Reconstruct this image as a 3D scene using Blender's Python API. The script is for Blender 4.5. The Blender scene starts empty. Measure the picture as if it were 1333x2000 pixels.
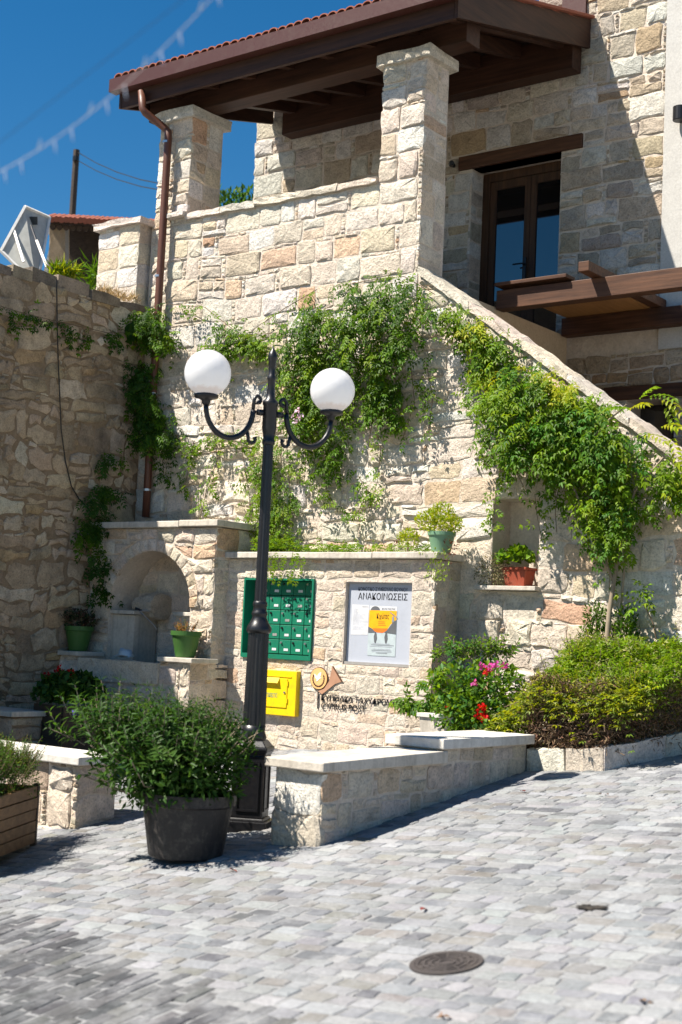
import bpy, math, random
import numpy as np
from mathutils import Vector, Matrix, noise

# ------------------------------------------------------------------ camera, sky, sun
scene = bpy.context.scene
COL = scene.collection
R = math.radians
YAW, PITCH, ROLL, EYE, FOCAL = R(37.5), R(5.14), R(2.65), 1.5, 2777.8
_fh = Vector((-math.sin(YAW), math.cos(YAW), 0)); _rh = Vector((math.cos(YAW), math.sin(YAW), 0)); _up = Vector((0, 0, 1))
FW = _fh * math.cos(PITCH) + _up * math.sin(PITCH)
_u0 = _up * math.cos(PITCH) - _fh * math.sin(PITCH)
RT = _rh * math.cos(ROLL) + _u0 * math.sin(ROLL)
UP = _u0 * math.cos(ROLL) - _rh * math.sin(ROLL)
EYEP = Vector((0, 0, EYE))
cam_d = bpy.data.cameras.new('camera'); cam = bpy.data.objects.new('camera', cam_d); COL.objects.link(cam)
cam_d.sensor_fit = 'VERTICAL'; cam_d.sensor_height = 36.0; cam_d.sensor_width = 24.0; cam_d.lens = 50.0
cam_d.clip_start = 0.05; cam_d.clip_end = 2000
cam.matrix_world = Matrix(((RT.x, UP.x, -FW.x, 0), (RT.y, UP.y, -FW.y, 0), (RT.z, UP.z, -FW.z, EYE), (0, 0, 0, 1)))
cam_d.dof.use_dof = True; cam_d.dof.focus_distance = 13.2; cam_d.dof.aperture_fstop = 2.2
scene.camera = cam

SUN = Vector((-1.0, -1.4, 2.5)).normalized()
elev = math.asin(SUN.z)
world = bpy.data.worlds.new('World'); scene.world = world; world.use_nodes = True
wn = world.node_tree; wn.nodes.clear()
sky = wn.nodes.new('ShaderNodeTexSky'); sky.sky_type = 'NISHITA'; sky.sun_disc = False
sky.sun_elevation = elev; sky.sun_rotation = math.atan2(SUN.x, SUN.y)
sky.altitude = 300; sky.air_density = 1.0; sky.dust_density = 0.0; sky.ozone_density = 2.5
bg = wn.nodes.new('ShaderNodeBackground'); bg.inputs['Strength'].default_value = 0.05
wo = wn.nodes.new('ShaderNodeOutputWorld')
hs_ = wn.nodes.new('ShaderNodeHueSaturation'); hs_.inputs['Saturation'].default_value = 1.4; hs_.inputs['Hue'].default_value = 0.497
wn.links.new(sky.outputs[0], hs_.inputs['Color']); wn.links.new(hs_.outputs[0], bg.inputs['Color']); wn.links.new(bg.outputs[0], wo.inputs['Surface'])
sd = bpy.data.lights.new('sun', 'SUN'); sd.energy = 5.0; sd.angle = R(0.53); sd.color = (1.0, 0.93, 0.82)
so = bpy.data.objects.new('sun', sd); COL.objects.link(so); so.rotation_euler = SUN.to_track_quat('Z', 'Y').to_euler()
so.location = (-10, -10, 30)
vs = scene.view_settings
vs.view_transform = 'Standard'; vs.look = 'None'; vs.exposure = 1.2; vs.gamma = 1.0; vs.use_curve_mapping = False
scene.cycles.max_bounces = 8; scene.cycles.diffuse_bounces = 4; scene.cycles.transparent_max_bounces = 8

# ------------------------------------------------------------------ helpers
def ray(px, py):
    return FW + RT * ((px - 666.5) / FOCAL) - UP * ((py - 1000) / FOCAL)
def onY(px, py, y):
    d = ray(px, py); return EYEP + d * (y / d.y)
def onX(px, py, x):
    d = ray(px, py); return EYEP + d * (x / d.x)
def deep(px, py, t):
    return EYEP + ray(px, py) * t
def project(p):
    q = Vector(p) - EYEP; w = q.dot(FW)
    if w < .2: return (1e6, 1e6, w)
    return (666.5 + FOCAL * q.dot(RT) / w, 1000 - FOCAL * q.dot(UP) / w, w)
def gz(x, y):
    return 0.2 + 0.14 * (y - 7.18) + 0.075 * (x + 5.55)

def srgb(r, g, b):
    f = lambda c: (c / 255) / 12.92 if c / 255 <= .04045 else (((c / 255) + .055) / 1.055) ** 2.4
    return (f(r), f(g), f(b))

WLOC = {}                       # world origin of each object (no rotations used on parents)
def link(o, loc, parent):
    COL.objects.link(o); loc = Vector(loc); WLOC[o.name] = loc
    if parent is not None:
        o.parent = parent; o.location = loc - WLOC[parent.name]
    else:
        o.location = loc
    return o
def tag(o, label=None, cat=None, group=None, kind=None):
    if label: o['label'] = label
    if cat: o['category'] = cat
    if group: o['group'] = group
    if kind: o['kind'] = kind
    return o
def thing(name, loc, label, cat, group=None):
    e = bpy.data.objects.new(name, None); e.empty_display_size = .1
    link(e, loc, None); return tag(e, label, cat, group)

class MB:
    """collects vertices and faces; build() links them as ONE mesh object"""
    def __init__(s): s.v = []; s.f = []; s.c = []
    def add(s, vs, fs, col=None):
        b = len(s.v); s.v += [tuple(v) for v in vs]; s.f += [tuple(b + i for i in f) for f in fs]
        if col is not None: s.c += [tuple(col)] * len(vs)
        elif s.c: s.c += [(.5, .5, .5)] * len(vs)
        return s
    def box(s, a, b, col=None):
        x0, y0, z0 = a; x1, y1, z1 = b
        vs = [(x0,y0,z0),(x1,y0,z0),(x1,y1,z0),(x0,y1,z0),(x0,y0,z1),(x1,y0,z1),(x1,y1,z1),(x0,y1,z1)]
        return s.add(vs, [(0,3,2,1),(4,5,6,7),(0,1,5,4),(1,2,6,5),(2,3,7,6),(3,0,4,7)], col)
    def hexa(s, p, col=None):     # 4 bottom points ccw, 4 top points
        return s.add(p, [(0,3,2,1),(4,5,6,7),(0,1,5,4),(1,2,6,5),(2,3,7,6),(3,0,4,7)], col)
    def prism(s, poly, d, col=None):  # poly of 3d points, extruded by vector d
        n = len(poly); d = Vector(d); P = [Vector(p) for p in poly]
        fs = [tuple(range(n - 1, -1, -1)), tuple(range(n, 2 * n))] + [(i, (i + 1) % n, n + (i + 1) % n, n + i) for i in range(n)]
        return s.add(P + [p + d for p in P], fs, col)
    def tube(s, pts, r, k=8, col=None, cap=True):
        pts = [Vector(p) for p in pts]; n = len(pts)
        rr = r if isinstance(r, (list, tuple)) else [r] * n
        vs = []; prev = None
        for i, p in enumerate(pts):
            t = (pts[min(i + 1, n - 1)] - pts[max(i - 1, 0)])
            t = t.normalized() if t.length > 1e-9 else Vector((0, 0, 1))
            if prev is None:
                a = Vector((0, 0, 1)) if abs(t.z) < .9 else Vector((1, 0, 0)); prev = t.cross(a).normalized()
            prev = (prev - t * prev.dot(t)).normalized(); q = t.cross(prev)
            for j in range(k):
                th = 2 * math.pi * j / k; vs.append(p + (prev * math.cos(th) + q * math.sin(th)) * rr[i])
        fs = [(i * k + j, i * k + (j + 1) % k, (i + 1) * k + (j + 1) % k, (i + 1) * k + j) for i in range(n - 1) for j in range(k)]
        if cap: fs += [tuple(range(k - 1, -1, -1)), tuple((n - 1) * k + j for j in range(k))]
        return s.add(vs, fs, col)
    def lathe(s, prof, c, k=24, col=None, flute=0.0, cap=True):   # prof: (radius, z) from the bottom up
        c = Vector(c); vs = []
        for r, z in prof:
            for j in range(k):
                th = 2 * math.pi * j / k; q = r * (1 - (flute if j % 2 else 0))
                vs.append(c + Vector((q * math.cos(th), q * math.sin(th), z)))
        n = len(prof)
        fs = [(i * k + j, i * k + (j + 1) % k, (i + 1) * k + (j + 1) % k, (i + 1) * k + j) for i in range(n - 1) for j in range(k)]
        if cap: fs += [tuple(range(k - 1, -1, -1)), tuple((n - 1) * k + j for j in range(k))]
        return s.add(vs, fs, col)
    def build(s, name, mat, parent=None, smooth=False, origin=None, bevel=0, kind=None):
        V = np.array(s.v, dtype=np.float64).reshape(-1, 3)
        lo = V.min(0); hi = V.max(0)
        c = Vector(origin) if origin is not None else Vector(((lo[0]+hi[0])/2, (lo[1]+hi[1])/2, lo[2]))
        m = bpy.data.meshes.new(name); m.from_pydata((V - np.array(c)).tolist(), [], s.f)
        if s.c:
            a = m.color_attributes.new('Col', 'FLOAT_COLOR', 'POINT')
            cc = np.ones((len(s.v), 4), dtype=np.float32); cc[:, :3] = np.array(s.c); a.data.foreach_set('color', cc.ravel())
        m.materials.append(mat)
        if smooth: m.polygons.foreach_set('use_smooth', [True] * len(m.polygons))
        o = bpy.data.objects.new(name, m); link(o, c, parent)
        if bevel:
            b = o.modifiers.new('bevel', 'BEVEL'); b.width = bevel; b.segments = 2; b.limit_method = 'ANGLE'; b.angle_limit = R(40)
        if kind: o['kind'] = kind
        return o

# ------------------------------------------------------------------ materials (all procedural)
def newmat(name):
    m = bpy.data.materials.new(name); m.use_nodes = True; nt = m.node_tree
    return m, nt, nt.nodes['Principled BSDF']
def N(nt, t, **kw):
    n = nt.nodes.new(t)
    for k, v in kw.items():
        if k in n.inputs: n.inputs[k].default_value = v
        else: setattr(n, k, v)
    return n
def pos(nt): return nt.nodes.new('ShaderNodeNewGeometry').outputs['Position']
def noise_n(nt, vec, scale, detail=4, rough=.6):
    n = N(nt, 'ShaderNodeTexNoise', Scale=scale, Detail=detail, Roughness=rough); nt.links.new(vec, n.inputs['Vector']); return n.outputs['Fac']
def ramp(nt, fac, stops):
    r = nt.nodes.new('ShaderNodeValToRGB'); e = r.color_ramp.elements
    while len(e) < len(stops): e.new(.5)
    for i, (p, c) in enumerate(stops):
        e[i].position = p; e[i].color = (*c, 1) if len(c) == 3 else c
    nt.links.new(fac, r.inputs['Fac']); return r.outputs['Color']
def mixc(nt, a, b, fac, mode='MIX'):
    m = nt.nodes.new('ShaderNodeMix'); m.data_type = 'RGBA'; m.blend_type = mode
    for sock, val in ((m.inputs[0], fac), (m.inputs[6], a), (m.inputs[7], b)):
        if isinstance(val, (int, float)): sock.default_value = val
        elif isinstance(val, tuple): sock.default_value = (*val, 1) if len(val) == 3 else val
        else: nt.links.new(val, sock)
    return m.outputs[2]
def bump(nt, bsdf, h, strength=.5, dist=.02, prev=None):
    b = N(nt, 'ShaderNodeBump', Strength=strength, Distance=dist); nt.links.new(h, b.inputs['Height'])
    if prev is not None: nt.links.new(prev, b.inputs['Normal'])
    nt.links.new(b.outputs[0], bsdf.inputs['Normal']); return b.outputs[0]
def grey(v): return (v, v, v)

def stone_mat(name, fine=60, relief=.6, stain=.35, dark=(.10,.08,.06)):
    m, nt, b = newmat(name); p = pos(nt)
    at = N(nt, 'ShaderNodeAttribute', attribute_name='Col')
    n1 = noise_n(nt, p, 9, 6, .65); n2 = noise_n(nt, p, fine, 4, .7); n3 = noise_n(nt, p, 1.6, 5, .6)
    c = mixc(nt, at.outputs['Color'], ramp(nt, n1, [(.25, grey(.58)), (.5, grey(.95)), (.75, grey(1.18))]), .85, 'MULTIPLY')
    c = mixc(nt, c, ramp(nt, n2, [(.32, grey(.5)), (.52, grey(1.0)), (.75, grey(1.1))]), .75, 'MULTIPLY')
    c = mixc(nt, c, dark, ramp(nt, n3, [(.5, grey(0)), (.75, grey(stain))]))
    nt.links.new(c, b.inputs['Base Color']); b.inputs['Roughness'].default_value = .92; b.inputs['Specular IOR Level'].default_value = .15
    v = N(nt, 'ShaderNodeTexVoronoi', Scale=26.0); nt.links.new(p, v.inputs['Vector'])
    n4 = noise_n(nt, p, 15, 9, .75)
    k = bump(nt, b, n4, relief * .8, .05); k = bump(nt, b, v.outputs['Distance'], relief * .4, .016, k); bump(nt, b, n2, relief * .6, .006, k)
    return m
STONE = stone_mat('rough_limestone', relief=.9, stain=.18)
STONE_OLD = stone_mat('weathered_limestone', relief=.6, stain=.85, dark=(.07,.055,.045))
def mortar_mat(name, a, b_, relief=.8):
    m, nt, b = newmat(name); p = pos(nt)
    n1 = noise_n(nt, p, 7, 8, .7); n2 = noise_n(nt, p, 45, 6, .7)
    c = mixc(nt, ramp(nt, n1, [(.3, a), (.7, b_)]), ramp(nt, n2, [(.3, grey(.7)), (.65, grey(1.05))]), .7, 'MULTIPLY')
    nt.links.new(c, b.inputs['Base Color']); b.inputs['Roughness'].default_value = .95; b.inputs['Specular IOR Level'].default_value = .1
    k = bump(nt, b, n1, relief, .05); bump(nt, b, n2, relief, .015, k); return m
MORTAR = mortar_mat('lime_mortar', (.56,.47,.385), (.72,.63,.535), .6)
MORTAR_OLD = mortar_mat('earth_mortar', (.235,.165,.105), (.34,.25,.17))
def slab_mat(name, base, stain=(.25,.23,.2), amt=.5):
    m, nt, b = newmat(name); p = pos(nt)
    n1 = noise_n(nt, p, 3.5, 7, .7); n2 = noise_n(nt, p, 30, 5, .7)
    mp = N(nt, 'ShaderNodeMapping'); mp.inputs['Scale'].default_value = (9, 9, .8); nt.links.new(p, mp.inputs['Vector']); n3 = noise_n(nt, mp.outputs[0], 1.3, 5, .7)
    c = mixc(nt, base, stain, ramp(nt, n1, [(.45, grey(0)), (.75, grey(amt))]))
    c = mixc(nt, c, stain, ramp(nt, n3, [(.5, grey(0)), (.72, grey(amt * .8))]))
    c = mixc(nt, c, ramp(nt, n2, [(.3, grey(.82)), (.6, grey(1.03))]), .8, 'MULTIPLY')
    nt.links.new(c, b.inputs['Base Color']); b.inputs['Roughness'].default_value = .8; b.inputs['Specular IOR Level'].default_value = .25
    k = bump(nt, b, n2, .35, .01); bump(nt, b, n1, .3, .03, k); return m
SLAB = slab_mat('cut_limestone_slab', (.55,.50,.43), (.18,.155,.125), .6)
SLAB_WHITE = slab_mat('white_marble_slab', (.64,.61,.56), (.27,.25,.22), .55)
def paint_mat(name, col, rough=.5, dirt=.25, spec=.4, metal=0.0, scale=6, dcol=(.12,.1,.08)):
    m, nt, b = newmat(name); p = pos(nt); n1 = noise_n(nt, p, scale, 8, .7); n2 = noise_n(nt, p, 55, 4, .7)
    c = mixc(nt, col, dcol, ramp(nt, n1, [(.5, grey(0)), (.8, grey(dirt))]))
    nt.links.new(c, b.inputs['Base Color']); nt.links.new(ramp(nt, n2, [(.3, grey(rough * .8)), (.7, grey(min(1, rough * 1.25)))]), b.inputs['Roughness'])
    b.inputs['Specular IOR Level'].default_value = spec; b.inputs['Metallic'].default_value = metal; bump(nt, b, n2, .12, .004); return m
def wood_mat(name, a, c_, axis=0, rough=.6, scale=1.0):
    m, nt, b = newmat(name); p = pos(nt); mp = N(nt, 'ShaderNodeMapping')
    s = [28 * scale] * 3; s[axis] = 1.6; mp.inputs['Scale'].default_value = s; nt.links.new(p, mp.inputs['Vector'])
    n1 = noise_n(nt, mp.outputs[0], 1.0, 6, .65); n2 = noise_n(nt, p, 2.2, 5, .6)
    c = mixc(nt, ramp(nt, n1, [(.3, a), (.7, c_)]), ramp(nt, n2, [(.3, grey(.65)), (.7, grey(1.15))]), .7, 'MULTIPLY')
    nt.links.new(c, b.inputs['Base Color']); b.inputs['Roughness'].default_value = rough; b.inputs['Specular IOR Level'].default_value = .3
    bump(nt, b, n1, .35, .006); return m
def leaf_mat(name, trans=.45, rough=.45):
    m, nt, b = newmat(name); p = pos(nt); at = N(nt, 'ShaderNodeAttribute', attribute_name='Col')
    n1 = noise_n(nt, p, 14, 3, .6)
    c = mixc(nt, at.outputs['Color'], ramp(nt, n1, [(.3, grey(.75)), (.7, grey(1.2))]), .8, 'MULTIPLY')
    nt.links.new(c, b.inputs['Base Color']); b.inputs['Roughness'].default_value = rough; b.inputs['Specular IOR Level'].default_value = .16
    t = nt.nodes.new('ShaderNodeBsdfTranslucent'); nt.links.new(mixc(nt, c, (1.25, 1.2, .5), 1.0, 'MULTIPLY'), t.inputs['Color'])
    mx = nt.nodes.new('ShaderNodeMixShader'); mx.inputs[0].default_value = trans
    nt.links.new(b.outputs[0], mx.inputs[1]); nt.links.new(t.outputs[0], mx.inputs[2])
    nt.links.new(mx.outputs[0], nt.nodes['Material Output'].inputs['Surface']); return m
LEAF = leaf_mat('leaf'); PETAL = leaf_mat('petal', .3, .6); DRY = leaf_mat('dry_leaf', .1, .8)
def plain(name, col, rough=.6, spec=.3, metal=0.0):
    m, nt, b = newmat(name); p = pos(nt); n = noise_n(nt, p, 12, 5, .6)
    nt.links.new(mixc(nt, col, ramp(nt, n, [(.3, grey(.8)), (.7, grey(1.12))]), .7, 'MULTIPLY'), b.inputs['Base Color'])
    b.inputs['Roughness'].default_value = rough; b.inputs['Specular IOR Level'].default_value = spec; b.inputs['Metallic'].default_value = metal; return m
IRON = paint_mat('black_iron_paint', (.008,.008,.010), .36, .25, .5, scale=18, dcol=(.055,.045,.038))
CAST = paint_mat('cast_iron', (.07,.06,.058), .6, .5, .4, .3)
WOOD_ROOF = wood_mat('dark_stained_wood', (.021,.0075,.0035), (.062,.024,.011), 0)
WOOD_ROOF_Y = wood_mat('dark_stained_rafter', (.021,.0075,.0035), (.062,.024,.011), 1)
WOOD_PERG = wood_mat('brown_pergola_wood', (.035,.013,.006), (.12,.052,.025), 0)
PLY = wood_mat('orange_plywood', (.30,.14,.045), (.44,.22,.075), 1)
WOOD_DOOR = wood_mat('door_wood', (.035,.016,.008), (.09,.042,.02), 2)
WOOD_PLANT = wood_mat('planter_wood', (.11,.058,.026), (.24,.135,.062), 1)
WOOD_OLD = wood_mat('old_brown_wood', (.035,.024,.018), (.07,.048,.035), 0)
BARK = wood_mat('bark', (.16,.12,.085), (.32,.26,.19), 2, .9)
TWIG = wood_mat('dry_twig', (.10,.065,.04), (.20,.14,.09), 2, .9)
GUTTER = paint_mat('red_brown_metal', (.055,.015,.011), .45, .2, .4)
PIPE = paint_mat('brown_pipe_paint', (.10,.036,.020), .45, .35, .4)
STEEL = plain('galvanised_steel', (.55,.56,.58), .35, .5, .9)
PLASTER = mortar_mat('white_plaster', (.46,.445,.42), (.53,.515,.485), .12)
PLASTER_TAN = mortar_mat('tan_plaster', (.50,.38,.25), (.56,.43,.29), .15)
TILE = paint_mat('terracotta_tile', (.27,.09,.055), .8, .4, .2)
GREEN = paint_mat('green_enamel', (.005,.15,.085), .42, .5, .45, scale=16, dcol=(.02,.075,.045))
YELLOW = paint_mat('yellow_enamel', (.76,.52,.005), .42, .5, .4, scale=16, dcol=(.38,.25,.03))
BOARD = paint_mat('board_metal', (.38,.405,.465), .45, .15, .4)
ALU = plain('aluminium', (.45,.43,.41), .45, .5, .5)
PAPER = plain('paper', (.56,.56,.575), .8, .2); PAPER2 = plain('poster_paper', (.40,.46,.48), .7, .2)
INK = plain('black_ink', (.012,.012,.014), .6); INKG = plain('grey_print', (.22,.23,.26), .8); INKL = plain('pale_print', (.42,.44,.5), .8)
POST_Y = plain('yellow_print', (.72,.36,.005), .6); POST_O = plain('orange_print', (.75,.16,.02), .6); POST_H = plain('slate_print', (.10,.105,.115), .7)
PEACH = plain('peach_enamel', (.72,.42,.17), .5); HORN = plain('horn_brown_enamel', (.40,.22,.14), .5); BROWN = plain('brown_enamel', (.10,.05,.03), .5)
WHITE = plain('white_enamel', (.80,.79,.76), .5); GRTXT = plain('green_print', (.02,.25,.22), .6)
BLACKPOT = paint_mat('black_plastic', (.016,.014,.014), .5, .85, .4, scale=16, dcol=(.10,.085,.07))
GREENPOT = paint_mat('green_plastic', (.040,.115,.022), .5, .5, .35, scale=14, dcol=(.09,.08,.05))
PALEPOT = paint_mat('pale_green_ceramic', (.14,.26,.16), .5, .25, .4)
TERRA = paint_mat('terracotta_pot', (.27,.055,.028), .75, .5, .25, scale=14, dcol=(.20,.13,.09))
SOIL = mortar_mat('soil', (.03,.02,.014), (.07,.05,.035))
WATER = plain('dark_water', (.02,.022,.022), .08, .5)
CLOTH = plain('blue_cloth', (.33,.42,.50), .9, .1)
SOLAR = plain('solar_backsheet', (.52,.52,.48), .5, .3)
BLACKPL = plain('black_plastic_fitting', (.01,.01,.012), .4, .4)
def glass_mat():
    m, nt, b = newmat('dark_window_glass'); b.inputs['Base Color'].default_value = (.006,.007,.008,1); b.inputs['Roughness'].default_value = .02
    b.inputs['Specular IOR Level'].default_value = 1.0; b.inputs['IOR'].default_value = 1.6; return m
GLASS = glass_mat()
def globe_mat():
    m, nt, b = newmat('opal_globe'); tc = nt.nodes.new('ShaderNodeTexCoord'); sep = nt.nodes.new('ShaderNodeSeparateXYZ'); nt.links.new(tc.outputs['Object'], sep.inputs[0])
    n = noise_n(nt, pos(nt), 22, 6, .75)
    ad = N(nt, 'ShaderNodeMath', operation='MULTIPLY_ADD'); nt.links.new(n, ad.inputs[0]); ad.inputs[1].default_value = -.055; nt.links.new(sep.outputs['Z'], ad.inputs[2])
    rust = ramp(nt, ad.outputs[0], [(0.0, grey(1)), (.022, grey(0))])
    # rust runs gathered round the collar of the globe
    nt.links.new(mixc(nt, (.80,.80,.81), (.42,.20,.06), mixc(nt, rust, grey(.75), 1.0, 'MULTIPLY')), b.inputs['Base Color'])
    b.inputs['Roughness'].default_value = .16; b.inputs['Specular IOR Level'].default_value = .5
    t = nt.nodes.new('ShaderNodeBsdfTranslucent'); t.inputs['Color'].default_value = (.93,.93,.94,1)
    mx = nt.nodes.new('ShaderNodeMixShader'); mx.inputs[0].default_value = .5
    nt.links.new(b.outputs[0], mx.inputs[1]); nt.links.new(t.outputs[0], mx.inputs[2]); nt.links.new(mx.outputs[0], nt.nodes['Material Output'].inputs['Surface'])
    return m
GLOBE = globe_mat()
def cobble_mat():
    m, nt, b = newmat('worn_sett'); p = pos(nt); at = N(nt, 'ShaderNodeAttribute', attribute_name='Col')
    n1 = noise_n(nt, p, 3.2, 8, .75); n2 = noise_n(nt, p, 40, 6, .7); n3 = noise_n(nt, p, .7, 6, .65)
    c = mixc(nt, at.outputs['Color'], (.315,.322,.335), ramp(nt, n1, [(.44, grey(0)), (.64, grey(.6))]))     # dried cement wash left on the stones
    c = mixc(nt, c, ramp(nt, n2, [(.3, grey(.72)), (.62, grey(1.08))]), .8, 'MULTIPLY')
    c = mixc(nt, c, ramp(nt, n3, [(.3, grey(.66)), (.7, grey(1.18))]), .8, 'MULTIPLY')
    nt.links.new(c, b.inputs['Base Color']); b.inputs['Roughness'].default_value = .75; b.inputs['Specular IOR Level'].default_value = .3
    k = bump(nt, b, n1, .5, .03); bump(nt, b, n2, .6, .014, k); return m
SETT = cobble_mat()
JOINT = mortar_mat('cement_joint', (.22,.222,.225), (.35,.353,.358), .7)
# ------------------------------------------------------------------ masonry: every stone its own mesh, chips joined
PAL_CREAM = [((.73,.63,.51),6), ((.77,.69,.585),6), ((.70,.58,.44),2.5), ((.79,.745,.68),2), ((.69,.51,.36),.7), ((.66,.44,.30),.3)]
PAL_MAIL = [((.73,.62,.50),5), ((.77,.67,.555),5), ((.70,.57,.43),2), ((.69,.50,.345),.4)]
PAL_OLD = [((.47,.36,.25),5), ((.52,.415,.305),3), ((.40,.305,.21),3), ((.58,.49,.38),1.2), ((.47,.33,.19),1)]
PAL_HOUSE = [((.60,.52,.42),4), ((.68,.64,.58),4), ((.52,.43,.32),3), ((.46,.40,.33),2), ((.50,.37,.24),.5)]
def pick(rng, pal):
    t = rng.random() * sum(w for _, w in pal)
    for c, w in pal:
        t -= w
        if t <= 0: break
    k = rng.uniform(.88, 1.1); return tuple(min(.86, x * k * rng.uniform(.97, 1.03)) for x in c)

def clip(poly, a, b, c):       # keep a*u + b*v <= c
    out = []
    for i in range(len(poly)):
        p, q = poly[i], poly[(i + 1) % len(poly)]
        dp = a * p[0] + b * p[1] - c; dq = a * q[0] + b * q[1] - c
        if dp <= 0: out.append(p)
        if (dp < 0 < dq) or (dq < 0 < dp):
            t = dp / (dp - dq); out.append((p[0] + t * (q[0] - p[0]), p[1] + t * (q[1] - p[1])))
    return out
def area(poly):
    return .5 * sum(p[0] * q[1] - q[0] * p[1] for p, q in zip(poly, poly[1:] + poly[:1]))

class Masonry:
    """stones of one wall; finish() makes the largest in view parts and joins the rest"""
    def __init__(s, seed, mat, limit=300): s.rng = random.Random(seed); s.mat = mat; s.items = []; s.chips = MB(); s.limit = limit
    def stone(s, fr, poly, col, h, chip=False, inset=.016):
        O, u, n = fr; rng = s.rng; k = len(poly)
        if k < 3 or area(poly) < (.0004 if chip else .003): return
        cu = sum(p[0] for p in poly) / k; cv = sum(p[1] for p in poly) / k
        W = lambda a, b, d: O + u * a + Vector((0, 0, b)) + n * d
        hs = [h * rng.uniform(.45, 1.25) for _ in poly]
        r0 = [W(p[0], p[1], -.03) for p in poly]
        r1 = [W(p[0], p[1], hh * .5) for p, hh in zip(poly, hs)]
        ins = min(inset, .3 * math.sqrt(abs(area(poly))))
        def sh(p):
            dx, dy = cu - p[0], cv - p[1]; L = math.hypot(dx, dy) or 1; q = ins * rng.uniform(.4, 2.2) / L; return p[0] + dx * q, p[1] + dy * q
        r2 = [W(*sh(p), hh) for p, hh in zip(poly, hs)]
        vs = r0 + r1 + r2 + [W(cu + rng.uniform(-.02, .02), cv + rng.uniform(-.02, .02), h * rng.uniform(1.0, 1.5))]
        fs = []
        for i in range(k):
            j = (i + 1) % k; fs += [(i, j, k + j, k + i), (k + i, k + j, 2 * k + j, 2 * k + i), (2 * k + i, 2 * k + j, 3 * k)]
        if chip: s.chips.add(vs, fs, col); return
        P = [project(v) for v in r2]
        x0, x1 = min(p[0] for p in P), max(p[0] for p in P); y0, y1 = min(p[1] for p in P), max(p[1] for p in P)
        A = (x1 - x0) * (y1 - y0)
        if x1 < 0 or x0 > 1333 or y1 < 0 or y0 > 2000: A *= 1e-4
        s.items.append((A, vs, fs, col))
    def finish(s, parent, name='stone'):
        s.items.sort(key=lambda t: -t[0])
        for A, vs, fs, col in s.items[:s.limit]:
            MB().add(vs, fs, col).build(name, s.mat, parent)
        rest = s.items[s.limit:]
        if rest:
            mb = MB()
            for A, vs, fs, col in rest: mb.add(vs, fs, col)
            mb.build('further_stones', s.mat, parent, kind='stuff')
        if s.chips.v: s.chips.build('joint_chips', s.mat, parent, kind='stuff')

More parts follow.
